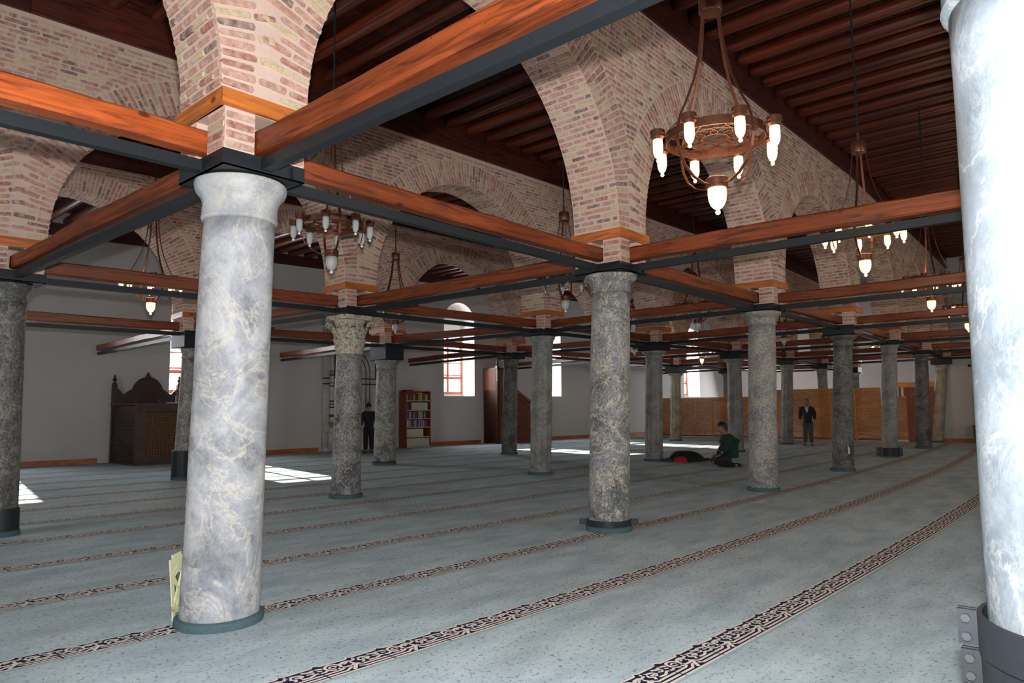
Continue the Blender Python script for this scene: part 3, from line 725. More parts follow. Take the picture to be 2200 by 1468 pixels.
rows = [('ABCDEFG', ROW0[0], 'A', 'the missing column beyond the frame'), ('XHIJKLSU', None, None, ''), ('MNOTPQV', ROW2[1], 'M', '')]
S1 = dict((k, NICK[k]) for k in NICK)
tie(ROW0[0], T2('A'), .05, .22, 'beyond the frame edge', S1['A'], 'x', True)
tie(ROW2[1], T2('M'), .22, .22, 'behind the dark cut-off column', S1['M'], 'x')
for r_ in ('ABCDEFG', 'XHIJKLSU', 'MNOTPQV'):
    for a, b in zip(r_, r_[1:]): tie(T2(a), T2(b), .22, .22, S1[a], S1[b], 'x')
for a, b in (('R', 'A'), ('A', 'X'), ('B', 'H'), ('C', 'I'), ('D', 'J'), ('E', 'K'), ('F', 'L'), ('G', 'S'), ('H', 'M'), ('I', 'N'), ('J', 'O'), ('K', 'T'), ('L', 'P'), ('S', 'Q'), ('U', 'V')):
    tie(T2(a), T2(b), .25, .25, S1[a], S1[b], 'y')
tie(ROW2[1], T2('X'), .25, .25, 'beyond the frame edge', S1['X'], 'y')
for k in 'BCDEFG':
    x = T2(k)[0]; tie((x+.05 if k != 'G' else x, -5.2), T2(k), .3, .25, 'behind the white column', S1[k], 'y')
for k, xe in (('M', 4.92), ('N', 10.37), ('O', 15.49), ('T', 20.8), ('P', 25.9), ('Q', 30.6)):
    tie(T2(k), (xe, WALL(xe)), .25, 0, S1[k], 'the white window wall', 'y')

# ------------------------------------------------------------------ ceiling: edge beams, logs, planks
ceil = struct('ceiling', MB().box((-8, -12, 7.32), (XW, 19.4, 7.4)), ['plank'])
def pathy(row, x):
    for a, b in zip(row, row[1:]):
        if x <= b[0] or b is row[-1]: return a[1]+(b[1]-a[1])*(x-a[0])/(b[0]-a[0])
def edge(row, side, zt):
    for a, b in zip(row, row[1:]):
        p, q = Vector((*a, 0)), Vector((*b, 0)); d = (q-p).normalized(); n = Vector((d.y, -d.x, 0)); L = (q-p).length
        o = MB().box((0, -.03, 0), (L, .03, 7.19-zt)).build('edge_board', ['plank'], ceil); pp = p+n*side*.345
        o.location = (pp.x, pp.y, zt); o.rotation_euler = (0, 0, math.atan2(d.y, d.x))
for row, zt in ((ROW0, ZT0), (ROW1, ZT1), (ROW2, ZT2)):
    edge(row, 1, zt); edge(row, -1, zt)
lm = []
for j in range(6):
    r = random.Random(j+50); mb = MB(); n = 11; pts = []
    prof = [(.55, 0), (.9, .012), (1, .035)]+[(1+.05*sin(4*t+j)+r.uniform(-.03, .03), t) for t in [i/9 for i in range(1, 9)]]+[(1, .965), (.9, .988), (.55, 1)]
    K = len(prof); ph = r.uniform(0, 6)
    for rr, t in prof:
        for k in range(n):
            a = 2*pi*k/n; q = rr*.118*(1+.03*sin(3*a+ph+t*3)); mb.v.append((t, q*cos(a)+.012*sin(t*5+ph), q*sin(a)))
    for i in range(K-1):
        for k in range(n): mb.f.append((i*n+k, (i+1)*n+k, (i+1)*n+(k+1) % n, i*n+(k+1) % n)); mb.mi.append(0)
    mb.f += [tuple(range(n)), tuple((K-1)*n+k for k in reversed(range(n)))]; mb.mi += [0, 0]
    lm.append(mb.mesh('ceiling_log', ['log'], .9))
bays = [(-.9, 28.6, lambda x: -5.0, lambda x: pathy(ROW0, x)-.385, 7.06), (-3.5, 28.6, lambda x: pathy(ROW0, x)+.385, lambda x: pathy(ROW1, x)-.385, 7.02),
        (-3., 34, lambda x: pathy(ROW1, x)+.385, lambda x: pathy(ROW2, x)-.385, 6.96), (-2, 34, lambda x: pathy(ROW2, x)+.385, lambda x: WALL(x)-.02, 6.90)]
SP = .545; lc = 0
for bi, (xa, xb, f0, f1, z) in enumerate(bays):
    x = xa; k = 0
    while x < xb and lc < 299:
        y0, y1 = f0(x), f1(x); o = link('ceiling_log', lm[rnd.randrange(6)], ceil, (x, y1, z+rnd.uniform(-.012, .012)), (rnd.uniform(0, 6), 0, -pi/2), )
        o.rotation_euler = (0, 0, -pi/2); o.scale = (y1-y0, rnd.uniform(.86, 1.08), rnd.uniform(.86, 1.06)); x += SP*rnd.uniform(.95, 1.05); lc += 1
# planks along the hall above the logs
pmesh = MB().box((0, -.105, 0), (1, .105, .03)).mesh('ceiling_plank', ['plank'])
y = -5.2
while y < 18.2:
    for xa, xb in ((-6, 3.1), (3.1, 11.7), (11.7, 20.2), (20.2, 28.74 if y < .6 else 29), (29, 36.9)):
        if xa >= 28.7 and y < .8: continue
        sh = rnd.uniform(-.0, .0)
        o = link('ceiling_plank', pmesh, ceil, (xa, y, 7.19+rnd.uniform(0, .012))); o.scale = (xb-xa-.004, 1, 1)
    y += .22
s = MB().box((0, -.06, 6.5), (38, 0, 6.86), 0, TW).build('trim_1', ['plank']); s['kind'] = 'structure'

# ------------------------------------------------------------------ chandeliers
def chand_proto(lit):
    g = 'lit' if lit else 'unlit'
    o = thing('chandelier', g, 'chandelier')
    MB().tube([(0, 0, 1.16), (0, 0, 3.5)], .012, 8).build('rod', ['iron'], o)
    MB().lathe([(.085, 1.01), (.09, 1.02), (.09, 1.15), (.085, 1.16)], 24).lathe([(.022, 1.15), (.022, 1.28)], 10).build('hub', ['bronze'], o, .7)
    R = .37
    for k in range(4):
        a = k*pi/2-.35; d = Vector((cos(a), sin(a), 0)); n = Vector((-sin(a), cos(a), 0))
        prof = [(.082, 1.02), (.095, .88), (.13, .66), (.19, .44), (.28, .24), (.34, .13), (.372, .02), (.38, -.08), (.36, -.18), (.31, -.27), (.23, -.34), (.14, -.375), (.07, -.38)]
        MB().tube([d*r+Vector((0, 0, z)) for r, z in prof], (.019, .004), 4, flat=n).build('strap', ['bronze'], o)
    ring = MB()
    for r0_, r1_ in ((R-.006, R+.003),): ring.lathe([(r0_, -.035), (r1_, -.035), (r1_, .035), (r0_, .035), (r0_, -.035)], 48, cap=False)
    ring.build('ring', ['bronze'], o, .7)
    lat = MB()
    for k in range(8):
        a0 = k*pi/4
        for sg in (-1, 1):
            pts = []
            for t in range(13):
                u = t/12; rr = .09+.275*(.5-.5*cos(u*pi)); aa = a0+sg*(.62*sin(u*pi*2)*(.9-.35*u)+.39*u)
                pts.append((rr*cos(aa), rr*sin(aa), 0))
            lat.tube(pts, (.011, .003), 4, flat=(0, 0, 1))
    lat.lathe([(.098, -.008), (.104, -.008), (.104, .008), (.098, .008), (.098, -.008)], 24, cap=False)
    lat.lathe([(.225, -.008), (.231, -.008), (.231, .008), (.225, .008), (.225, -.008)], 32, cap=False)
    lat.build('fretwork', ['bronze'], o)
    cup = MB().lathe([(.05, .045), (.055, .042), (.055, .012), (.05, .008), (.05, 0), (.054, -.002), (.054, -.012), (.04, -.026), (.038, -.03)], 16).box((-.09, -.01, .0), (-.03, .01, .02)).mesh('cup', ['bronze'], .6)
    gl = MB().lathe([(.036, -.028), (.0375, -.06), (.038, -.11), (.034, -.14), (.024, -.165), (.012, -.178), (.008, -.182)], 16).mesh('glass_shade', [g], 1)
    bl = MB().lathe([(.005, -.18), (.013, -.186), (.016, -.195), (.013, -.205), (.003, -.211)], 10).mesh('finial', ['lit' if lit else 'ball'], 1)
    for k in range(8):
        a = k*pi/4+.04; x, y = .455*cos(a), .455*sin(a)
        c = link('lamp_cup', cup, o, (x, y, .0), (0, 0, a)); link('glass_shade', gl, c); link('finial', bl, c)
    c = MB().lathe([(.075, -.32), (.082, -.325), (.082, -.375), (.078, -.38), (.084, -.385), (.084, -.398), (.076, -.402)], 24).build('bottom_cup', ['bronze'], o, .6)
    MB().lathe([(.070, -.40), (.071, -.45), (.066, -.495), (.053, -.53), (.033, -.555), (.014, -.568), (.008, -.572)], 24).build('glass_shade', [g], c, 1)
    MB().lathe([(.006, -.570), (.017, -.577), (.021, -.588), (.017, -.60), (.004, -.608)], 12).build('finial', ['lit' if lit else 'ball'], c, 1)
    return o
CH = [(1, 2.62, -2.93, 3.54, 'lit bronze chandelier hanging nearest, under the big orange beam'), (1, 7.25, -2.72, 3.70, 'lit bronze chandelier crossed by the second tie beam'), (1, 12.1, -2.5, 3.72, 'lit bronze chandelier crossed by the third tie beam'), (1, 16.9, -2.3, 3.72, 'lit bronze chandelier beside the edge of the white column'), (1, 21.7, -2.1, 3.7, 'smallest lit chandelier beside the white column'),
      (0, 2.45, 1.95, 3.72, 'unlit bronze chandelier with clear drops beside the big pale column'), (0, 7.3, 2.12, 3.72, 'unlit chandelier hanging just before the veined column'), (0, 12.1, 2.1, 3.72, 'unlit chandelier hanging between the veined and flecked columns'), (0, 17.0, 2.03, 3.7, 'unlit chandelier hanging beside the cream-flecked column'), (0, 21.9, 2.1, 3.7, 'unlit chandelier hanging beside the charcoal column'), (1, 26.7, 1.9, 3.66, 'tiny lit chandelier between the iron-shod column and its neighbour'),
      (1, 2.42, 7.25, 3.72, 'lit bronze chandelier before the white wall, above the preaching desk'), (0, 7.25, 6.7, 3.7, 'unlit chandelier behind the leaf-carved capital'), (0, 12.1, 6.8, 3.7, 'unlit chandelier above the stair pulpit'), (0, 17, 6.8, 3.7, 'unlit chandelier behind the veined column'), (1, 21.8, 6.9, 3.6, 'lit chandelier hanging in front of the sunlit far window'),
      (0, 1.85, 13.6, 3.70, 'unlit chandelier beside the dark cut-off column'), (0, 7.4, 12.9, 3.7, 'unlit chandelier above the prayer niche'), (0, 12.2, 12.7, 3.7, 'unlit chandelier before the tall arched window')]
protos = {}
for lit, x, y, z, lab in CH:
    grp = 'bronze chandeliers in the aisles'
    if lit not in protos:
        o = protos[lit] = chand_proto(lit); o.location = (x, y, z); o.rotation_euler = (0, 0, 0); o['label'] = lab; o['group'] = grp
    else: copytree(protos[lit], (x, y, z), rnd.uniform(0, .8), lab, grp)
    if lit: light('chandelier_glow', 'POINT', (x, y, z-.28), 34 if x < 20 else 40, (1, .66, .34), shadow_soft_size=.30)

# ------------------------------------------------------------------ preaching desk by the prayer wall
def desk():
    ox, fy = 5.25, 15.30
    o = thing('preaching_desk', 'dark carved wooden preaching desk with ogee back against the white wall', 'pulpit', (ox, fy, 0))
    Wd, Dp, Hh = 1.95, 1.95, 1.70
    b = MB(); b.box((.09, .12, .04), (Wd-.09, Dp, Hh-.06)); b.box((0, 0, 0), (Wd, Dp, .05)); b.build('carcass', ['dkwood'], o)
    for x in (0, Wd-.13):
        for y in (0, Dp-.12): MB().box((x, y, .05), (x+.13, y+.12, Hh-.04)).build('corner_post', ['dkwood'], o)
    MB().box((-.02, -.02, Hh-.04), (Wd+.02, Dp, Hh)).build('desk_top', ['dkwood'], o)
    f = MB(); f.box((.13, .02, .05), (Wd-.13, .10, .22)); f.box((.13, .02, 1.47), (Wd-.13, .10, Hh-.04)); f.box((.13, .02, .22), (.26, .10, 1.47)); f.box((Wd-.26, .02, .22), (Wd-.13, .10, 1.47)); f.build('front_frame', ['dkwood'], o)
    l = MB(); g = MB(); n = 20; s = (Wd-.52)/n
    for i in range(n+1): l.box((.26+i*s-.008, .05, .22), (.26+i*s+.008, .07, 1.47))
    k = int(1.25/s)
    for j in range(k+1): l.box((.26, .052, .22+j*s-.008), (Wd-.26, .072, .22+j*s+.008))
    lo = l.build('lattice', ['dkwood'], o); lo['kind'] = 'stuff'
    for i in range(n):
        for j in range(k): cx, cz = .26+(i+.5)*s, .22+(j+.5)*s; g.add([(cx-.028, .055, cz), (cx, .055, cz-.028), (cx+.028, .055, cz), (cx, .055, cz+.028), (cx, .03, cz)], [(0, 1, 4), (1, 2, 4), (2, 3, 4), (3, 0, 4)])
    go = g.build('lattice_bosses', ['gold'], o); go['kind'] = 'stuff'
    sl = MB()
    for j in range(26): sl.box((.03, .16, .2+j*.048), (.07, Dp-.14, .225+j*.048))
    so = sl.build('side_louvre', ['dkwood'], o); so['kind'] = 'stuff'
    # back board with ogee outline
    prof = []
    for t in range(0, 41):
        u = t/40; x = abs(u-.5)*2
        z = 2.66-.18*(x/.12)**.7 if x < .12 else 2.48-.30*((x-.12)/.38)**2 if x < .50 else 2.18-.05 if x < .54 else 2.13-.17*((x-.54)/.24) if x < .78 else 1.96+.20*sin((x-.78)/.22*pi/2)
        prof.append((.10+u*(Wd-.20), z))
    MB().prism([(.10, 1.6)]+prof+[(Wd-.10, 1.6)], Dp-.10, Dp-.05).build('back_board', ['dkwood'], o)
    for x in (.05, Wd-.05):
        q = MB().box((x-.06, Dp-.14, Hh-.05), (x+.06, Dp-.02, 2.28)).build('back_post', ['dkwood'], o)
        MB().lathe([(.05, 2.28), (.06, 2.31), (.03, 2.33), (.025, 2.36), (.065, 2.40), (.05, 2.44), (.018, 2.46), (.04, 2.50), (.02, 2.53), (.004, 2.57)], 14, c=(x, Dp-.08)).build('finial', ['dkwood'], q, .6)
    return o, ox, fy, Hh
dk, dx_, dy_, dh = desk()
tag(MB().lathe([(.03, 0), (.042, .09), (.045, .10), (.038, .10), (.028, .01)], 18, cap=False).lathe([(.03, 0), (.03, .004)], 18).build('cup', ['bolt'], None, .7), 'small dull metal cup standing on the dark preaching desk', 'cup').location = (dx_+.62, dy_+.16, dh)
tag(MB().box((-.13, -.09, 0), (.13, .09, .022)).build('booklet', ['cream']), 'cream booklet lying flat on the dark preaching desk', 'book').location = (dx_+.98, dy_+.12, dh)
M['blue'] = m_plain('blue_cloth_cover', (34, 62, 98), .6)
tag(MB().box((0, -.09, 0), (.07, .09, .27)).build('book', ['blue']), 'dark blue book standing upright on the preaching desk', 'book').location = (dx_+1.20, dy_+.2, dh)
M['tan'] = m_plain('tan_bronze', (150, 98, 62), .5, .2)
tag(MB().lathe([(.05, 0), (.05, .012), (.014, .03)], 16, c=(0, 0)).tube([(0, 0, .02), (.0, 0, .2), (-.01, 0, .29), (-.07, 0, .36), (-.02, -.01, .39), (.05, -.03, .37), (.10, -.05, .32), (.15, -.06, .29)], [.014, .016, .02, .026, .03, .028, .026, .012], 8).build('bent_ornament', ['tan'], None, .8), 'small bent brown ornament on the preaching desk beside the blue book', 'lamp').location = (dx_+1.13, dy_+.15, dh)  # unidentified brown bird-like object, built as a bent stem

# ------------------------------------------------------------------ prayer niche marble panel with black inlay
M['panel'] = m_marble('pale_veined_panel', (150, 150, 150), (196, 194, 190), (170, 160, 150), 2.2, .3, .3)
M['black'] = m_plain('black_inlay', (16, 16, 17), .45)
nx0, nx1 = 11.85, 14.2
def niche():
    o = thing('prayer_niche', 'pale marble prayer niche panel with black inlaid arch and lines', 'niche')
    o.matrix_world = TW
    k = 1/cos(WANG); a, b = nx0*k, nx1*k; c = (a+b)/2
    MB().box((a, -.10, 0), (b, -.002, 4.9)).build('marble_panel', ['panel'], o)
    m = MB()
    for z in (2.36, 2.56): m.box((a-.02, -.125, z), (b+.05, -.10, z+.045))
    for x in (a+.42, b-.30): m.box((x, -.122, 2.6), (x+.035, -.10, 4.0))
    m.box((a+.42, -.122, 3.72), (b-.265, -.10, 3.76))
    m.build('inlay_line', ['black'], o)
    for r_, w in ((.66, .045), (.50, .045)):
        pts = [(c-r_, -.115, .1)]+[(c-r_*cos(pi*i/20), -.115, 2.75+r_*1.35*sin(pi*i/20)) for i in range(21)]+[(c+r_, -.115, .1)]
        MB().tube(pts, (.022, .012), 4, flat=(0, 1, 0)).build('inlay_arch', ['black'], o)
    MB().box((c-.62, -.16, 4.02), (c+.75, -.10, 4.62)).build('calligraphy_board', ['black'], o)
    M['goldpaint'] = m_plain('gold_paint', (208, 148, 50), .4, .3)
    g = MB(); r = random.Random(5)
    for i in range(9):
        x0 = c-.5+i*.13; g.tube([(x0, -.165, 4.2), (x0+.04, -.165, 4.13+.05*(i % 2)), (x0+.09, -.165, 4.18), (x0+.08, -.165, 4.30+.1*(i % 3)/2), (x0+.05, -.165, 4.40)], .011, 5)
        g.tube([(x0-.02, -.165, 4.44), (x0+.06, -.165, 4.48)], .008, 5)
    g.build('gold_calligraphy', ['goldpaint'], o)
    p = MB().lathe([(.17, .14), (.17, .19), (.13, .20), (.13, .62), (.18, .63), (.18, .66), (.11, .70), (.05, .88), (.10, 1.02), (.13, 1.04), (.13, 1.07), (.075, 1.09)]+[(.075, 1.2+.1*i) for i in range(5)]+[(.07, 2.35), (.07, 4.1)], 20, c=(a+.28, -.22)).build('marble_colonnette', ['panel'], o, .5)
    bn_ = MB()
    for z, h in ((.17, .03), (.64, .03), (1.05, .03), (1.20, .10), (1.52, .05), (1.64, .03), (1.74, .05), (2.28, .04), (2.40, .03), (2.66, .06), (2.75, .03), (2.82, .03)): bn_.lathe([(.085, z), (.085, z+h)], 16, c=(a+.28, -.22))
    bn_.build('colonnette_band', ['black'], p, .5)
    MB().lathe([(.10, .70), (.055, .88), (.105, 1.02)], 16, c=(a+.28, -.22)).build('gilded_foot', ['gold'], p, 1)
niche()
for i, (dxn, zt) in enumerate(((.05, 3.92), (.42, 3.92))):
    P_ = onwall(nx0+dxn-.1, -.5, 0)
    o = MB().tube([(0, 0, .4), (0, 0, 2.9)], .006, 6).lathe([(.01, 0), (.05, .02), (.03, .09), (.02, .13), (.065, .22), (.07, .28), (.03, .36), (.012, .40)], 16).build('hanging_lamp', ['gold'], None, .7)
    tag(o, ('small' if i == 0 else 'larger')+' gilded lamp hanging before the prayer niche', 'lamp', 'gilded lamps before the niche'); o.location = (P_.x, P_.y, zt-.15)

# ------------------------------------------------------------------ bookcase and books
M['case'] = m_wood('cherry_laminate', (150, 72, 42), (116, 50, 30), .4, .1, knots=False, var=0)
M['shelf'] = m_plain('pale_grey_shelf', (150, 156, 164), .5)
bx0, by0 = 14.86, 15.48; bw, bdp, bh = 1.10, .52, 2.14
bc = thing('bookcase', 'cherry-wood open bookcase with six grey shelves of books by the wall', 'bookcase', (bx0, by0, 0), WANG)
for x in (0, bw-.03): MB().box((x, 0, 0), (x+.03, bdp, bh)).build('side_panel', ['case'], bc)
MB().box((0, bdp-.02, 0), (bw, bdp, bh)).build('back_panel', ['case'], bc); MB().box((0, 0, bh-.03), (bw, bdp, bh)).build('top_panel', ['case'], bc)
zs_ = [.08, .42, .78, 1.10, 1.42, 1.78]
for z in zs_: MB().box((.03, .0, z-.03), (bw-.03, bdp-.02, z)).build('shelf', ['shelf'], bc)
MB().box((.03, .02, 0), (bw-.03, .05, .05)).build('plinth', ['shelf'], bc)
bcol = dict(cream=(190, 178, 150), dark=(46, 40, 36), red=(132, 34, 28), green=(44, 84, 56), orange=(198, 96, 36), yellow=(190, 160, 60), blue=(44, 50, 110), grey=(140, 142, 146), white=(206, 204, 198), brown=(94, 60, 40))
for k, v in bcol.items(): M['bk_'+k] = m_plain('book_'+k, v, .6)
def book_proto(col):
    m = MB().box((0, 0, 0), (.9, 1, 1)); m.box((.06, .015, .02), (.84, .99, 1.0)); return m
bkm = {}
def bookmesh(c):
    if c not in bkm:
        m = MB(); m.box((0, 0, 0), (1, .06, 1), 0); m.box((0, .06, 0), (.1, 1, 1), 0); m.box((.9, .06, 0), (1, 1, 1), 0); m.box((.1, .06, .03), (.9, .97, .96), 1)
        bkm[c] = m.mesh('book', ['bk_'+c, 'bk_white'])
    return bkm[c]
Rb = Matrix.Translation((bx0, by0, 0)) @ Matrix.Rotation(WANG, 4, 'Z')
def put_book(c, x, y, z, w, d, h, lab, rot=None):
    o = link('book', bookmesh(c)); o.matrix_world = Rb @ Matrix.Translation((x, y, z)) @ (rot or Matrix.Identity(4)) @ Matrix.Diagonal((w, d, h, 1)); tag(o, lab, 'book', 'books in the bookcase')
shelves = [('bottom', 'cream', .27, 1.0), ('second lowest', 'cream', .28, .72), ('third lowest', 'mixA', .26, .93), ('third from top', 'mixB', .27, .93), ('second from top', 'creamdark', .28, .95), ('top', 'gilt', .24, .95)]
r = random.Random(3)
for (nm, kd, hh, fill), z in zip(shelves, zs_):
    x = .045
    while x < .03+fill*(bw-.1):
        w = r.uniform(.045, .06) if kd.startswith('cream') else r.uniform(.03, .055)
        if x+w > bw-.035: break
        if kd == 'cream': c = 'cream'
        elif kd == 'creamdark': c = 'dark' if x < .24 else 'cream'
        elif kd == 'mixA': c = r.choice(('grey', 'grey', 'blue', 'white', 'brown', 'grey', 'red'))
        elif kd == 'mixB': c = r.choice(('white', 'orange', 'blue', 'yellow', 'grey', 'dark', 'brown'))
        else: c = r.choice(('green', 'red', 'dark', 'orange', 'green', 'yellow'))
        put_book(c, x, .05, z, w, .3, hh*r.uniform(.92, 1.04) if not kd.startswith('cream') else hh, '%s-spined book standing on the %s shelf of the bookcase' % (c, nm)); x += w+.004
put_book('red', .10, .06, zs_[5]+.255, .30, .3, .035, 'red book lying flat across the top-shelf books'); put_book('yellow', .52, .06, zs_[5]+.255, .26, .3, .03, 'yellow book lying flat across the top-shelf books')
put_book('dark', .02, .10, bh, .34, .3, .045, 'black book lying flat on top of the bookcase'); put_book('yellow', .38, .10, bh, .34, .28, .03, 'yellow book lying under a cream one on top of the bookcase'); put_book('cream', .40, .11, bh+.031, .30, .26, .028, 'cream book lying on a yellow one on top of the bookcase')

# ------------------------------------------------------------------ stair pulpit (minbar)
def minbar():
    P0 = onwall(19.05, -.95); o = thing('stair_pulpit', 'tall carved brown wooden stair pulpit with sloping side against the white wall', 'pulpit', (P0.x, P0.y, 0), WANG)
    L = 2.75; Dm = .92
    side = [(0, 0), (L, 0), (L, 1.35), (L-.32, 1.35), (L-.42, 1.32), (.95, 2.15), (.95, 2.55), (.12, 2.55), (0, 2.55)]
    MB().prism(side, .0, .05).build('near_side', ['brwood'], o)
    MB().prism([(.9, 0), (L, 0), (L, 1.75), (L-.1, 1.75), (.9, 2.85)], Dm-.05, Dm).build('far_side', ['dkwood'], o)
    MB().box((0, .0, 0), (.14, .14, 3.2)).build('corner_post', ['dkwood'], o); MB().box((.88, .0, 2.1), (1.02, .14, 3.15)).build('corner_post', ['dkwood'], o)
    MB().box((0, .05, 0), (.05, Dm, 3.08)).prism([(.0, 2.0), (.95, 2.0), (.95, 3.06), (0, 3.06)], Dm-.05, Dm).build('back_panel', ['brwood'], o)
    MB().box((.14, .03, 2.45), (.88, .08, 3.1)).build('upper_panel', ['brwood'], o); MB().box((0, 0, 3.05), (1.02, Dm, 3.12)).build('cornice', ['dkwood'], o)
    for x in (.07, .95): MB().lathe([(.05, 3.15), (.07, 3.2), (.03, 3.24), (.06, 3.3), (.05, 3.36), (.015, 3.42), (.03, 3.46), (.004, 3.54)], 12, c=(x, .07)).build('finial', ['dkwood'], o, .6)
    MB().bar((.95, .02, 2.20), (L-.35, .02, 1.40), .12, .09).build('handrail', ['brwood'], o)
    MB().box((L-.34, -.02, 0), (L-.2, .12, 1.55)).build('newel_post', ['brwood'], o); MB().box((L-.12, 0, 0), (L, Dm, 1.30)).build('door_post', ['dkwood'], o)
    fr = MB(); fr.bar((1.0, -.01, 1.95), (L-.45, -.01, 1.12), .03, .05); fr.box((.22, -.015, .2), (.27, .01, 2.3)); fr.box((.22, -.015, .2), (L-.45, .01, .25)); fr.box((L-.47, -.015, .2), (L-.42, .01, 1.15)); fr.bar((.3, -.01, .9), (L-.6, -.01, .45), .03, .05); fr.build('moulding', ['dkwood'], o)
    rv = MB(); rr = .13
    for i in range(18):
        for j in range(18):
            cx, cz = .34+i*rr*.95+(j % 2)*rr*.47, .34+j*rr*.84
            top = 2.3 if cx < .95 else 2.2-.56*(cx-.95)-.22
            if cx < L-.55 and cz < top-.12:
                for k in range(6):
                    a, b = k*pi/3, (k+1)*pi/3; rv.bar((cx+.06*cos(a), -.004, cz+.06*sin(a)), (cx+.06*cos(b), -.004, cz+.06*sin(b)), .012, .014, up=(0, 1, 0))
    ro = rv.build('hexagon_carving', ['brwood'], o); ro['kind'] = 'stuff'
    for k in range(8): MB().box((.95+k*.2, .06, 0), (.95+(k+1)*.2, Dm-.06, 2.0-k*.24)).build('step', ['dkwood'], o)
    MB().box((.0, .05, 0), (.95, Dm-.05, 2.2)).build('platform', ['dkwood'], o)
    P1 = onwall(21.35, -.70)
    m = MB().tube([(0, 0, 0), (.0, 0, .12), (.015, 0, .2), (.05, 0, .25), (.1, 0, .26)], .012, 6).lathe([(.04, 0), (.04, .02)], 12)
    o2 = m.build('microphone', ['bolt'], None, .6); tag(o2, 'small shiny gooseneck microphone at the top of the pulpit newel', 'microphone'); o2.parent = None
    q = o.matrix_world if False else (Matrix.Translation((P0.x, P0.y, 0)) @ Matrix.Rotation(WANG, 4, 'Z'))
    o2.location = q @ Vector((L-.27, .05, 1.55))
minbar()

# wall sockets
def socket(p, rot, lab):
    o = thing('wall_socket', lab, 'socket', p, rot)
    MB().box((-.085, -.012, -.045), (.085, 0, .045)).build('plate', ['reveal'], o)
    for x in (-.04, .04): MB().tube([(x, -.016, 0), (x, -.010, 0)], .026, 12).build('outlet', ['shelf'], o)
pp = onwall(16.35, 0, .32); socket(tuple(pp), WANG, 'white double wall socket between the bookcase and the tall window')
socket((28.75, -.05, .42), -pi/2, 'white wall socket low on the end wall beside the beige column')
th = thing('thermostat', 'round black and white thermostat high on the end wall', 'thermostat', (28.75, -.42, 2.86), -pi/2)
MB().tube([(0, -.03, 0), (0, 0, 0)], .055, 16).build('dial', ['black'], th); MB().box((.09, -.02, -.05), (.2, 0, .05)).build('plate', ['reveal'], th)

# ------------------------------------------------------------------ lattice screen, door, arched doorway at the far end
def lattice_panel(w, h, name_lab, x, y, a):
    pass
def screen(P, Q, n, h, lab):
    P, Q = Vector((*P, 0)), Vector((*Q, 0)); d = (Q-P); L = d.length; o = thing('lattice_screen', lab, 'screen', tuple(P), math.atan2(d.y, d.x))
    w = L/n
    for i in range(n+1): MB().box((i*w-.035, -.035, 0), (i*w+.035, .035, h)).build('post', ['screenpost'], o)
    MB().box((0, -.04, h-.03), (L, .04, h+.02)).build('top_rail', ['screenpost'], o); MB().box((0, -.03, .02), (L, .03, .10)).build('bottom_rail', ['doorwood'], o)
    for i in range(n):
        m = MB(); x0, x1, z0, z1 = i*w+.035, (i+1)*w-.035, .10, h-.03; p = .062
        for sg, yy in ((1, -.006), (-1, .006)):
            k = -z1
            c = x0-(z1-z0)
            while c < x1:
                # line x = c + (z - z0) for sg 1 ; x mirrored for sg -1
                za, zb = z0+max(0, x0-c), z0+min(z1-z0, x1-c)
                if zb-za > .03:
                    xa, xb = c+za-z0, c+zb-z0
                    if sg < 0: xa, xb = x0+x1-xa, x0+x1-xb
                    m.bar((xa, yy, za), (xb, yy, zb), .010, .040, up=(0, 0, 1))
                c += p*1.25
        lo = m.build('lattice', ['lattice'], o); lo['kind'] = 'stuff'
        if i % 2 == 0: MB().bar((x0, -.016, z0+.1), (x1, -.016, z1-.3), .012, .05).build('brace', ['screenpost'], o)
screen((28.7, 12.6), (28.7, 7.3), 6, 1.83, 'low honey-coloured lattice screen behind the ribbed columns')
screen((28.35, 7.3), (28.35, 2.62), 5, 2.10, 'taller honey-coloured lattice screen behind the standing man')
def dooru():
    o = bpy.data.objects.new('door_1', None); COL.objects.link(o); o['kind'] = 'structure'; o.location = (28.55, 2.58, 0); o.rotation_euler = (0, 0, -pi/2)
    L = 1.84
    MB().box((0, -.03, 2.10), (L, .03, 2.30)).build('header', ['screenpost'], o)
    for x in (0, .86, 1.0, L-.06): MB().box((x, -.03, 0), (x+.06, .03, 2.10)).build('post', ['doorwood'], o)
    MB().box((.90, -.02, 0), (L-.06, .02, 2.10)).build('door_leaf', ['doorwood'], o)
    m = MB(); z0, z1, x0, x1 = .05, 1.72, .06, .86
    c = x0-(z1-z0)
    while c < x1:
        za, zb = z0+max(0, x0-c), z0+min(z1-z0, x1-c)
        if zb-za > .03:
            m.bar((c+za-z0, -.006, za), (c+zb-z0, -.006, zb), .01, .040); m.bar((x0+x1-c-za+z0, .006, za), (x0+x1-c-zb+z0, .006, zb), .01, .040)
        c += .078
    lo = m.build('lattice', ['lattice'], o); lo['kind'] = 'stuff'
    for k in range(5): MB().box((.1+k*.17, -.02, 1.72), (.18+k*.17, .02, 2.10)).build('slat', ['doorwood'], o)
    MB().box((.06, -.03, 1.68), (.86, .03, 1.76)).build('rail', ['screenpost'], o)
    MB().lathe([(.02, 0), (.03, .03), (.02, .06)], 10).build('door_knob', ['bolt'], o).location = (.2, -.04, 1.02)
dooru()
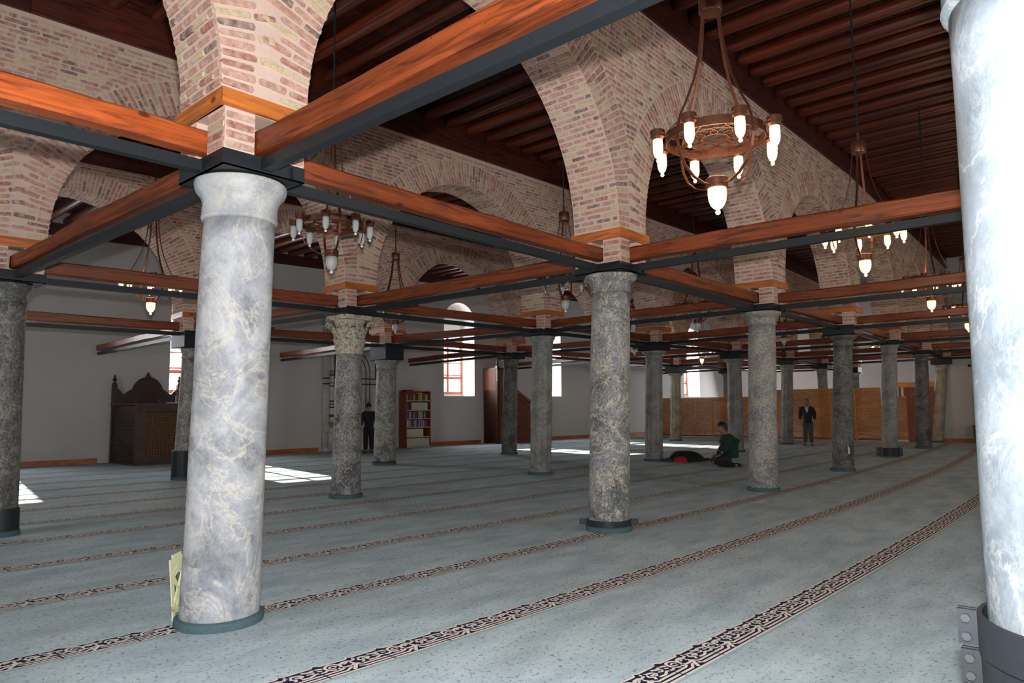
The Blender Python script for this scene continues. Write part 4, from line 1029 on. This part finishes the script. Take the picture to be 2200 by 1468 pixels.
def archdoor():
    o = bpy.data.objects.new('door_2', None); COL.objects.link(o); o['kind'] = 'structure'; o.location = (28.74, -.55, 0); o.rotation_euler = (0, 0, -pi/2)
    w, zs2 = 1.9, 1.75; c = w/2
    outer = [(0, .6)]+[(c-c*cos(pi*i/20), zs2+c*1.05*sin(pi*i/20)) for i in range(21)]+[(w, .6)]
    MB().tube([(x, -.04, z) for x, z in outer], (.05, .05), 6).build('arched_frame', ['dkwood'], o)
    MB().prism(outer, -.03, -.015).build('pane', ['glassgrey'], o)
    for z in (1.3, 1.9): MB().box((.05, -.05, z), (w-.05, -.02, z+.04)).build('glazing_bar', ['dkwood'], o)
M['glassgrey'] = m_plain('grey_window_glass', (168, 166, 150), .15, 0, .2, 3)
archdoor()
bx_ = thing('speaker_cabinet', 'small dark cabinet on the carpet below the arched door', 'cabinet', (28.3, -.75, 0), 0)  # dark sound box, a small speaker cabinet
MB().box((-.2, -.25, .04), (.2, .25, .62)).build('body', ['dkwood'], bx_); MB().box((-.22, -.27, .60), (.22, .27, .66)).build('top', ['dkwood'], bx_)
MB().tube([(-.205, .08, .4), (-.212, .08, .4)], .07, 16).build('round_boss', ['gold'], bx_); MB().box((-.215, -.25, .0), (.2, .25, .05)).build('plinth', ['dkwood'], bx_)

# ------------------------------------------------------------------ folding book rest leaning behind the big pale column
M['rahle'] = m_plain('pale_green_plastic', (196, 196, 158), .4, 0, .05)
def rahle():
    base = Vector((-.035, .035, .0)); o = thing('folding_bookrest', 'pale green plastic folding book rest leaning on the big pale column', 'bookrest', tuple(base), math.radians(30)); o.scale = (.92,)*3
    for nm, sh, T in (('left_leaf', -.02, Matrix.Rotation(math.radians(-7), 4, 'Y')), ('right_leaf', .03, Matrix.Rotation(math.radians(-3), 4, 'Y') @ Matrix.Translation((.02, -.03, -.035)))):
        m = MB(); t = .012; q = lambda x0, z0, x1, z1, w=.016: m.bar((x0, sh, z0), (x1, sh, z1), t, w, up=(0, 1, 0))
        def bxx(x0, z0, x1, z1): m.box((x0, sh-t/2, z0), (x1, sh+t/2, z1), 0)
        bxx(0, .40, .16, .50); bxx(0, .10, .02, .40); bxx(.14, .10, .16, .40); bxx(.0, .03, .025, .14); bxx(.135, .03, .16, .14); bxx(.02, .10, .14, .13); bxx(.06, .12, .10, .24)
        q(.01, .12, .15, .40); q(.15, .12, .01, .40); bxx(.03, .50, .13, .53); q(.02, .38, .08, .44, .02); q(.14, .38, .08, .44, .02)
        m.v = [tuple(T @ Vector((-v[0], v[1], v[2]))) for v in m.v]
        m.build('leaf_panel', ['rahle'], o)
rahle()

# ------------------------------------------------------------------ people and clothes
def skinned(name, joints, bones, mat, parent=None, sub=2, root=0, post=None):
    """joints: list of (x,y,z,r or (rx,ry)); bones: index pairs"""
    me = bpy.data.meshes.new(name); me.from_pydata([j[:3] for j in joints], bones, [])
    o = bpy.data.objects.new(name, me); COL.objects.link(o); me.materials.append(M[mat])
    sk = o.modifiers.new('skin', 'SKIN'); sk.use_smooth_shade = True
    for i, j in enumerate(joints):
        rr = j[3] if isinstance(j[3], tuple) else (j[3], j[3]); me.skin_vertices[0].data[i].radius = rr; me.skin_vertices[0].data[i].use_root = (i == root)
    ss = o.modifiers.new('sub', 'SUBSURF'); ss.levels = sub; ss.render_levels = sub
    if parent: o.parent = parent
    return o
M['skin'] = m_plain('skin', (150, 104, 82), .6, 0, .06); M['hairb'] = m_plain('black_hair', (22, 18, 17), .6, 0, .3, 60); M['hairg'] = m_plain('grey_hair', (98, 92, 88), .7, 0, .2, 60)
M['navyjacket'] = m_plain('dark_jacket', (20, 21, 26), .8, 0, .2); M['greytrouser'] = m_plain('grey_trousers', (70, 68, 72), .85, 0, .15); M['shirt'] = m_plain('pale_shirt', (170, 172, 178), .8)
M['greensw'] = m_plain('dark_green_sweater', (14, 44, 34), .9, 0, .25, 40); M['darktr'] = m_plain('dark_trousers', (18, 20, 30), .85, 0, .2); M['shoe'] = m_plain('brown_shoe', (52, 30, 22), .5)
M['redcloth'] = m_plain('red_cloth', (176, 28, 34), .85, 0, .15); M['bluecloth'] = m_plain('blue_cloth', (30, 52, 84), .85, 0, .2); M['coat'] = m_plain('black_coat', (17, 17, 19), .9, 0, .3, 20)
def plaid():
    t = NT('dark_plaid_shirt'); v = t.coord((1, 1, 1))
    w = t.node('ShaderNodeTexChecker'); t.put(w.inputs['Vector'], v); w.inputs['Scale'].default_value = 22
    w.inputs[1].default_value = (*lin((30, 34, 46)), 1); w.inputs[2].default_value = (*lin((17, 19, 27)), 1)
    return t.done(w.outputs[0], .9)
M['plaid'] = plaid()
def head(parent, c, yaw, pitch, hair, beard=None, bald=False, s=1.0):
    H = bpy.data.objects.new('head', None)
    R = Matrix.Translation(c) @ Matrix.Rotation(yaw, 4, 'Z') @ Matrix.Rotation(pitch, 4, 'Y') @ Matrix.Scale(s, 4)
    mb = MB(); n = 18; K = 14
    for i in range(K+1):
        t = i/K; z = -.125+.25*t
        for j in range(n):
            a = 2*pi*j/n; ca, sa = cos(a), sin(a)
            e = sqrt(max(0, 1-((t-.5)*2)**2)); rx = .098*e**.8; ry = .077*e**.75
            if t < .45: rx *= .80+.2*t/.45; ry *= .78+.22*t/.45
            x = rx*ca; y = ry*sa
            if ca > .55 and .28 < t < .55 and abs(sa) < .45: x += .022*(1-abs(t-.40)/.15)*(1-abs(sa)/.45)*(1 if t < .5 else .3)   # nose
            if ca > .5 and .50 < t < .60 and .25 < abs(sa) < .75: x -= .010         # eye sockets
            if ca > .6 and t < .16: x += .008      # chin
            mb.v.append((x+(.012 if t < .5 else 0), y, z))
    for i in range(K):
        for j in range(n): mb.f.append((i*n+j, i*n+(j+1) % n, (i+1)*n+(j+1) % n, (i+1)*n+j)); mb.mi.append(0)
    for sy in (-1, 1):
        mb.lathe([(.001, -.03), (.012, -.025), (.016, 0), (.014, .025), (.001, .032)], 8, c=(-.005, sy*.080))
    mb.v = [tuple(R @ Vector(v)) for v in mb.v]
    h = mb.build('head', ['skin'], parent, 1)
    f = MB(); 
    for sy in (-1, 1): f.lathe([(.001, .006), (.009, .010), (.011, .018), (.009, .026), (.001, .030)], 8, c=(.082, sy*.030))
    f.v = [tuple(R @ Vector(v)) for v in f.v]; f.build('eye', ['black'], h, 1)
    m = MB().box((.090, -.022, -.068), (.098, .022, -.062)); m.v = [tuple(R @ Vector(v)) for v in m.v]; m.build('mouth', ['brwood'], h)
    if hair:
        hb = MB(); n = 18; K = 9
        for i in range(K+1):
            for j in range(n):
                a = 2*pi*j/n; ca = cos(a); zlow = .045 if ca > .45 else (-.045 if ca < -.1 else -.01)
                t = i/K; z = zlow+(.142-zlow)*t; e = sqrt(max(.0005, 1-(max(z, -.02)/.143)**2)); hb.v.append(((.112*e)*ca-.006, .092*e*sin(a), z))
        for i in range(K):
            for j in range(n): hb.f.append((i*n+j, i*n+(j+1) % n, (i+1)*n+(j+1) % n, (i+1)*n+j)); hb.mi.append(0)
        hb.f.append(tuple(K*n+j for j in range(n))); hb.mi.append(0)
        hb.v = [tuple(R @ Vector(v)) for v in hb.v]; hb.build('hair', [hair], h, 1)
    if beard:
        b = MB(); b.lathe([(.03, -.135), (.052, -.11), (.06, -.085), (.05, -.055), (.02, -.045)], 12, c=(.045, 0)); b.v = [tuple(R @ Vector(v)) for v in b.v]; b.build('beard', [beard], h, 1)
    return h
def hand(parent, wrist, d, up, s=1.0, curl=.5):
    """palm with four fingers and a thumb, grown from the wrist along d; up is the back-of-hand normal"""
    d, up = Vector(d).normalized(), Vector(up).normalized(); sd = d.cross(up).normalized(); w = Vector(wrist)
    J = []; B = []
    def add(p, r, pr=None):
        J.append((*p, r)); 
        if pr is not None: B.append((pr, len(J)-1))
        return len(J)-1
    a = add(w, .022*s); b = add(w+d*.05*s, (.034*s, .016*s), a)
    for k, (off, ln) in enumerate(((-.030, .062), (-.010, .072), (.010, .068), (.029, .054))):
        p0 = w+d*.085*s+sd*off*s; c = add(p0, .0095*s, b); p1 = p0+(d-up*curl*.5)*ln*.5*s; c = add(p1, .0085*s, c); p2 = p1+(d*.6-up*curl)*ln*.5*s; add(p2, .007*s, c)
    p0 = w+d*.03*s-sd*.034*s; c = add(p0, .011*s, a); p1 = p0+(d*.7-sd*.6-up*.2)*.03*s; c = add(p1, .010*s, c); add(p1+(d-up*.4)*.028*s, .008*s, c)
    return skinned('hand', J, B, 'skin', parent, 1)
def finish(o, label, cat='person'): tag(o, label, cat)

# standing man by the screen: body skin is one continuous surface, clothes on top
def standing(x, y, yaw, h, lab, jacket, trouser, shirt, hair, beard=None, lookup=0.):
    s = h/1.75; o = thing('person', lab, 'person', (x, y, 0), yaw); o.scale = (s, s, s)
    J = [(0, 0, .96, (.11, .09)), (0, 0, 1.12, (.11, .09)), (.01, 0, 1.30, (.12, .09)), (0, 0, 1.42, (.10, .075)), (0, 0, 1.50, (.065, .06)), (.01, 0, 1.58, (.055, .052)),
         (0, .17, 1.43, .05), (-.01, .235, 1.20, .045), (.03, .25, .95, .036), (0, -.17, 1.43, .05), (-.01, -.235, 1.20, .045), (.03, -.25, .95, .036),
         (0, .09, .88, .07), (.015, .10, .50, .055), (-.01, .11, .10, .045), (.10, .13, .04, (.045, .03)), (0, -.09, .88, .07), (.015, -.10, .50, .055), (-.01, -.11, .10, .045), (.10, -.13, .04, (.045, .03))]
    B = [(0, 1), (1, 2), (2, 3), (3, 4), (4, 5), (3, 6), (6, 7), (7, 8), (3, 9), (9, 10), (10, 11), (0, 12), (12, 13), (13, 14), (14, 15), (0, 16), (16, 17), (17, 18), (18, 19)]
    skinned('body', J, B, 'skin', o, 2, 0)
    g = .020
    jk = [(0, 0, .84, (.205, .15)), (0, 0, 1.10, (.205, .155)), (.01, 0, 1.30, (.215, .15)), (0, 0, 1.425, (.165, .12)), (0, .185, 1.43, .088), (-.01, .25, 1.20, .076), (.03, .265, .98, .056), (0, -.185, 1.43, .088), (-.01, -.25, 1.20, .076), (.03, -.265, .98, .056)]
    skinned('jacket', jk, [(0, 1), (1, 2), (2, 3), (3, 4), (4, 5), (5, 6), (3, 7), (7, 8), (8, 9)], jacket, o, 2, 1)
    tr = [(0, 0, .95, (.16, .13)), (0, .095, .84, .118), (.015, .105, .50, .09), (-.005, .112, .11, .075), (0, -.095, .84, .118), (.015, -.105, .50, .09), (-.005, -.112, .11, .075)]
    skinned('trousers', tr, [(0, 1), (1, 2), (2, 3), (0, 4), (4, 5), (5, 6)], trouser, o, 2, 0)
    for sy in (-1, 1):
        skinned('shoe', [(-.06, sy*.112, .045, (.05, .042)), (.06, sy*.125, .042, (.052, .038)), (.17, sy*.14, .034, (.045, .03))], [(0, 1), (1, 2)], 'shoe', o, 2)
        hand(o, (.03, sy*.255, .92), (.15, 0, -1), (0, sy, 0), 1.0, .5)
    if shirt:
        MB().prism([(-.075, 1.46), (.075, 1.46), (.0, 1.18)], .145, .152, ax='x').build('shirt', [shirt], o)
    head(o, (.03, 0, 1.655), 0, lookup, hair, beard)
    return o
standing(23.75, 3.86, math.radians(196), 1.66, 'grey-bearded man standing in a dark jacket and grey trousers before the screen', 'navyjacket', 'greytrouser', 'shirt', 'hairg', 'hairg', -.12)
pz = standing(12.22, 14.25, math.radians(70), 1.66, 'man in a dark plaid shirt seen from behind, half hidden by a column', 'plaid', 'darktr', None, 'hairb', None, .25)
# kneeling man, facing the prayer wall side (profile to the left)
def kneeling():
    o = thing('person', 'man kneeling on the carpet in a dark green sweater, in profile', 'person', (14.0, 2.36, 0), math.radians(128)); o.scale = (1.12, 1.2, 1.08)
    J = [(0, 0, .24, (.10, .09)), (.0, 0, .40, (.10, .08)), (-.005, 0, .56, (.11, .08)), (.02, 0, .66, (.09, .07)), (.055, 0, .735, (.058, .055)), (.085, 0, .79, .052),
         (.02, .17, .655, .06), (.05, .205, .45, .045), (.20, .16, .30, .038), (.02, -.17, .655, .06), (.05, -.205, .45, .045), (.20, -.16, .30, .038),
         (.02, .10, .18, .07), (.38, .13, .11, .05), (.0, .11, .055, .04), (-.16, .10, .035, (.04, .03)), (.02, -.10, .18, .07), (.38, -.13, .11, .05), (.0, -.11, .055, .04), (-.16, -.10, .035, (.04, .03))]
    B = [(0, 1), (1, 2), (2, 3), (3, 4), (4, 5), (3, 6), (6, 7), (7, 8), (3, 9), (9, 10), (10, 11), (0, 12), (12, 13), (13, 14), (14, 15), (0, 16), (16, 17), (17, 18), (18, 19)]
    skinned('body', J, B, 'skin', o, 2, 0)
    sw = [(-.04, 0, .20, (.215, .20)), (-.03, 0, .40, (.205, .185)), (-.02, 0, .56, (.215, .175)), (.025, 0, .66, (.155, .115)), (.04, 0, .715, (.085, .08)), (.02, .15, .65, .09), (.05, .215, .45, .075), (.17, .17, .32, .055), (.02, -.15, .65, .09), (.05, -.215, .45, .075), (.17, -.17, .32, .055)]
    skinned('sweater', sw, [(0, 1), (1, 2), (2, 3), (3, 4), (3, 5), (5, 6), (6, 7), (3, 8), (8, 9), (9, 10)], 'greensw', o, 2, 1)
    tr = [(-.03, 0, .19, (.19, .18)), (.12, .11, .17, .14), (.36, .135, .13, .12), (.10, .12, .07, .07), (-.12, .11, .05, .05), (.12, -.11, .17, .14), (.36, -.135, .13, .12), (.10, -.12, .07, .07), (-.12, -.11, .05, .05)]
    skinned('trousers', tr, [(0, 1), (1, 2), (2, 3), (3, 4), (0, 5), (5, 6), (6, 7), (7, 8)], 'darktr', o, 2, 0)
    for sy in (-1, 1):
        skinned('shoe', [(-.14, sy*.105, .05, (.042, .035)), (-.20, sy*.10, .045, (.045, .035)), (-.245, sy*.10, .045, (.035, .03))], [(0, 1), (1, 2)], 'darktr', o, 2)
        hand(o, (.20, sy*.16, .275), (.8, -sy*.2, -.3), (0, 0, 1), 1.0, .3)
    head(o, (.115, 0, .865), 0, .12, 'hairb')
kneeling()
# heap of clothes
def heap():
    o = thing('coat_heap', 'black coat heaped on the carpet beside the kneeling man', 'coat', (14.95, 4.05, 0), math.radians(-50))
    def blob(name, mat, c, sx, sy, sz, seed):
        r = random.Random(seed); mb = MB(); n, K = 26, 9; ph = [r.uniform(0, 6) for _ in range(5)]
        for i in range(K+1):
            t = i/K*pi/2
            for j in range(n):
                a = 2*pi*j/n; w = 1+.16*sin(3*a+ph[0])+.10*sin(5*a+ph[1]+t*2)+.06*sin(9*a+ph[2]); q = cos(t)**.8*w
                mb.v.append((c[0]+sx*q*cos(a), c[1]+sy*q*sin(a), max(.004, c[2]+sz*sin(t)*(1+.18*sin(4*a+ph[3])*cos(t)+.08*sin(7*a+ph[4])*cos(t)))))
        for i in range(K):
            for j in range(n): mb.f.append((i*n+j, i*n+(j+1) % n, (i+1)*n+(j+1) % n, (i+1)*n+j)); mb.mi.append(0)
        mb.f.append(tuple(K*n+j for j in range(n))); mb.mi.append(0)
        return mb.build(name, [mat], None, 1)
    a = blob('coat_body', 'coat', (0, 0, 0), .46, .32, .27, 3); a.parent = o
    a = blob('sleeve', 'coat', (.50, .06, 0), .30, .10, .07, 4); a.parent = o
    b = blob('red_scarf', 'redcloth', (0, 0, 0), .19, .14, .15, 8); tag(b, 'bright red cloth lying in front of the black coat heap', 'cloth'); b.location = (14.62, 3.98, 0); b.rotation_euler = (0, 0, -.8)
    b = blob('blue_scarf', 'bluecloth', (0, 0, 0), .16, .12, .09, 9); tag(b, 'dark blue cloth lying beside the red cloth', 'cloth'); b.location = (14.60, 4.33, 0); b.rotation_euler = (0, 0, -.8)
heap()

pl = MB().box((-.02, -.003, -.16), (.02, 0, .16)).build('paper_strip', ['cream']); tag(pl, 'narrow white paper strip stuck low on the charcoal column', 'label'); pl.location = (14.363+.236*cos(math.radians(-128)), -.141+.236*sin(math.radians(-128)), .55); pl.rotation_euler = (0, 0, math.radians(-38))
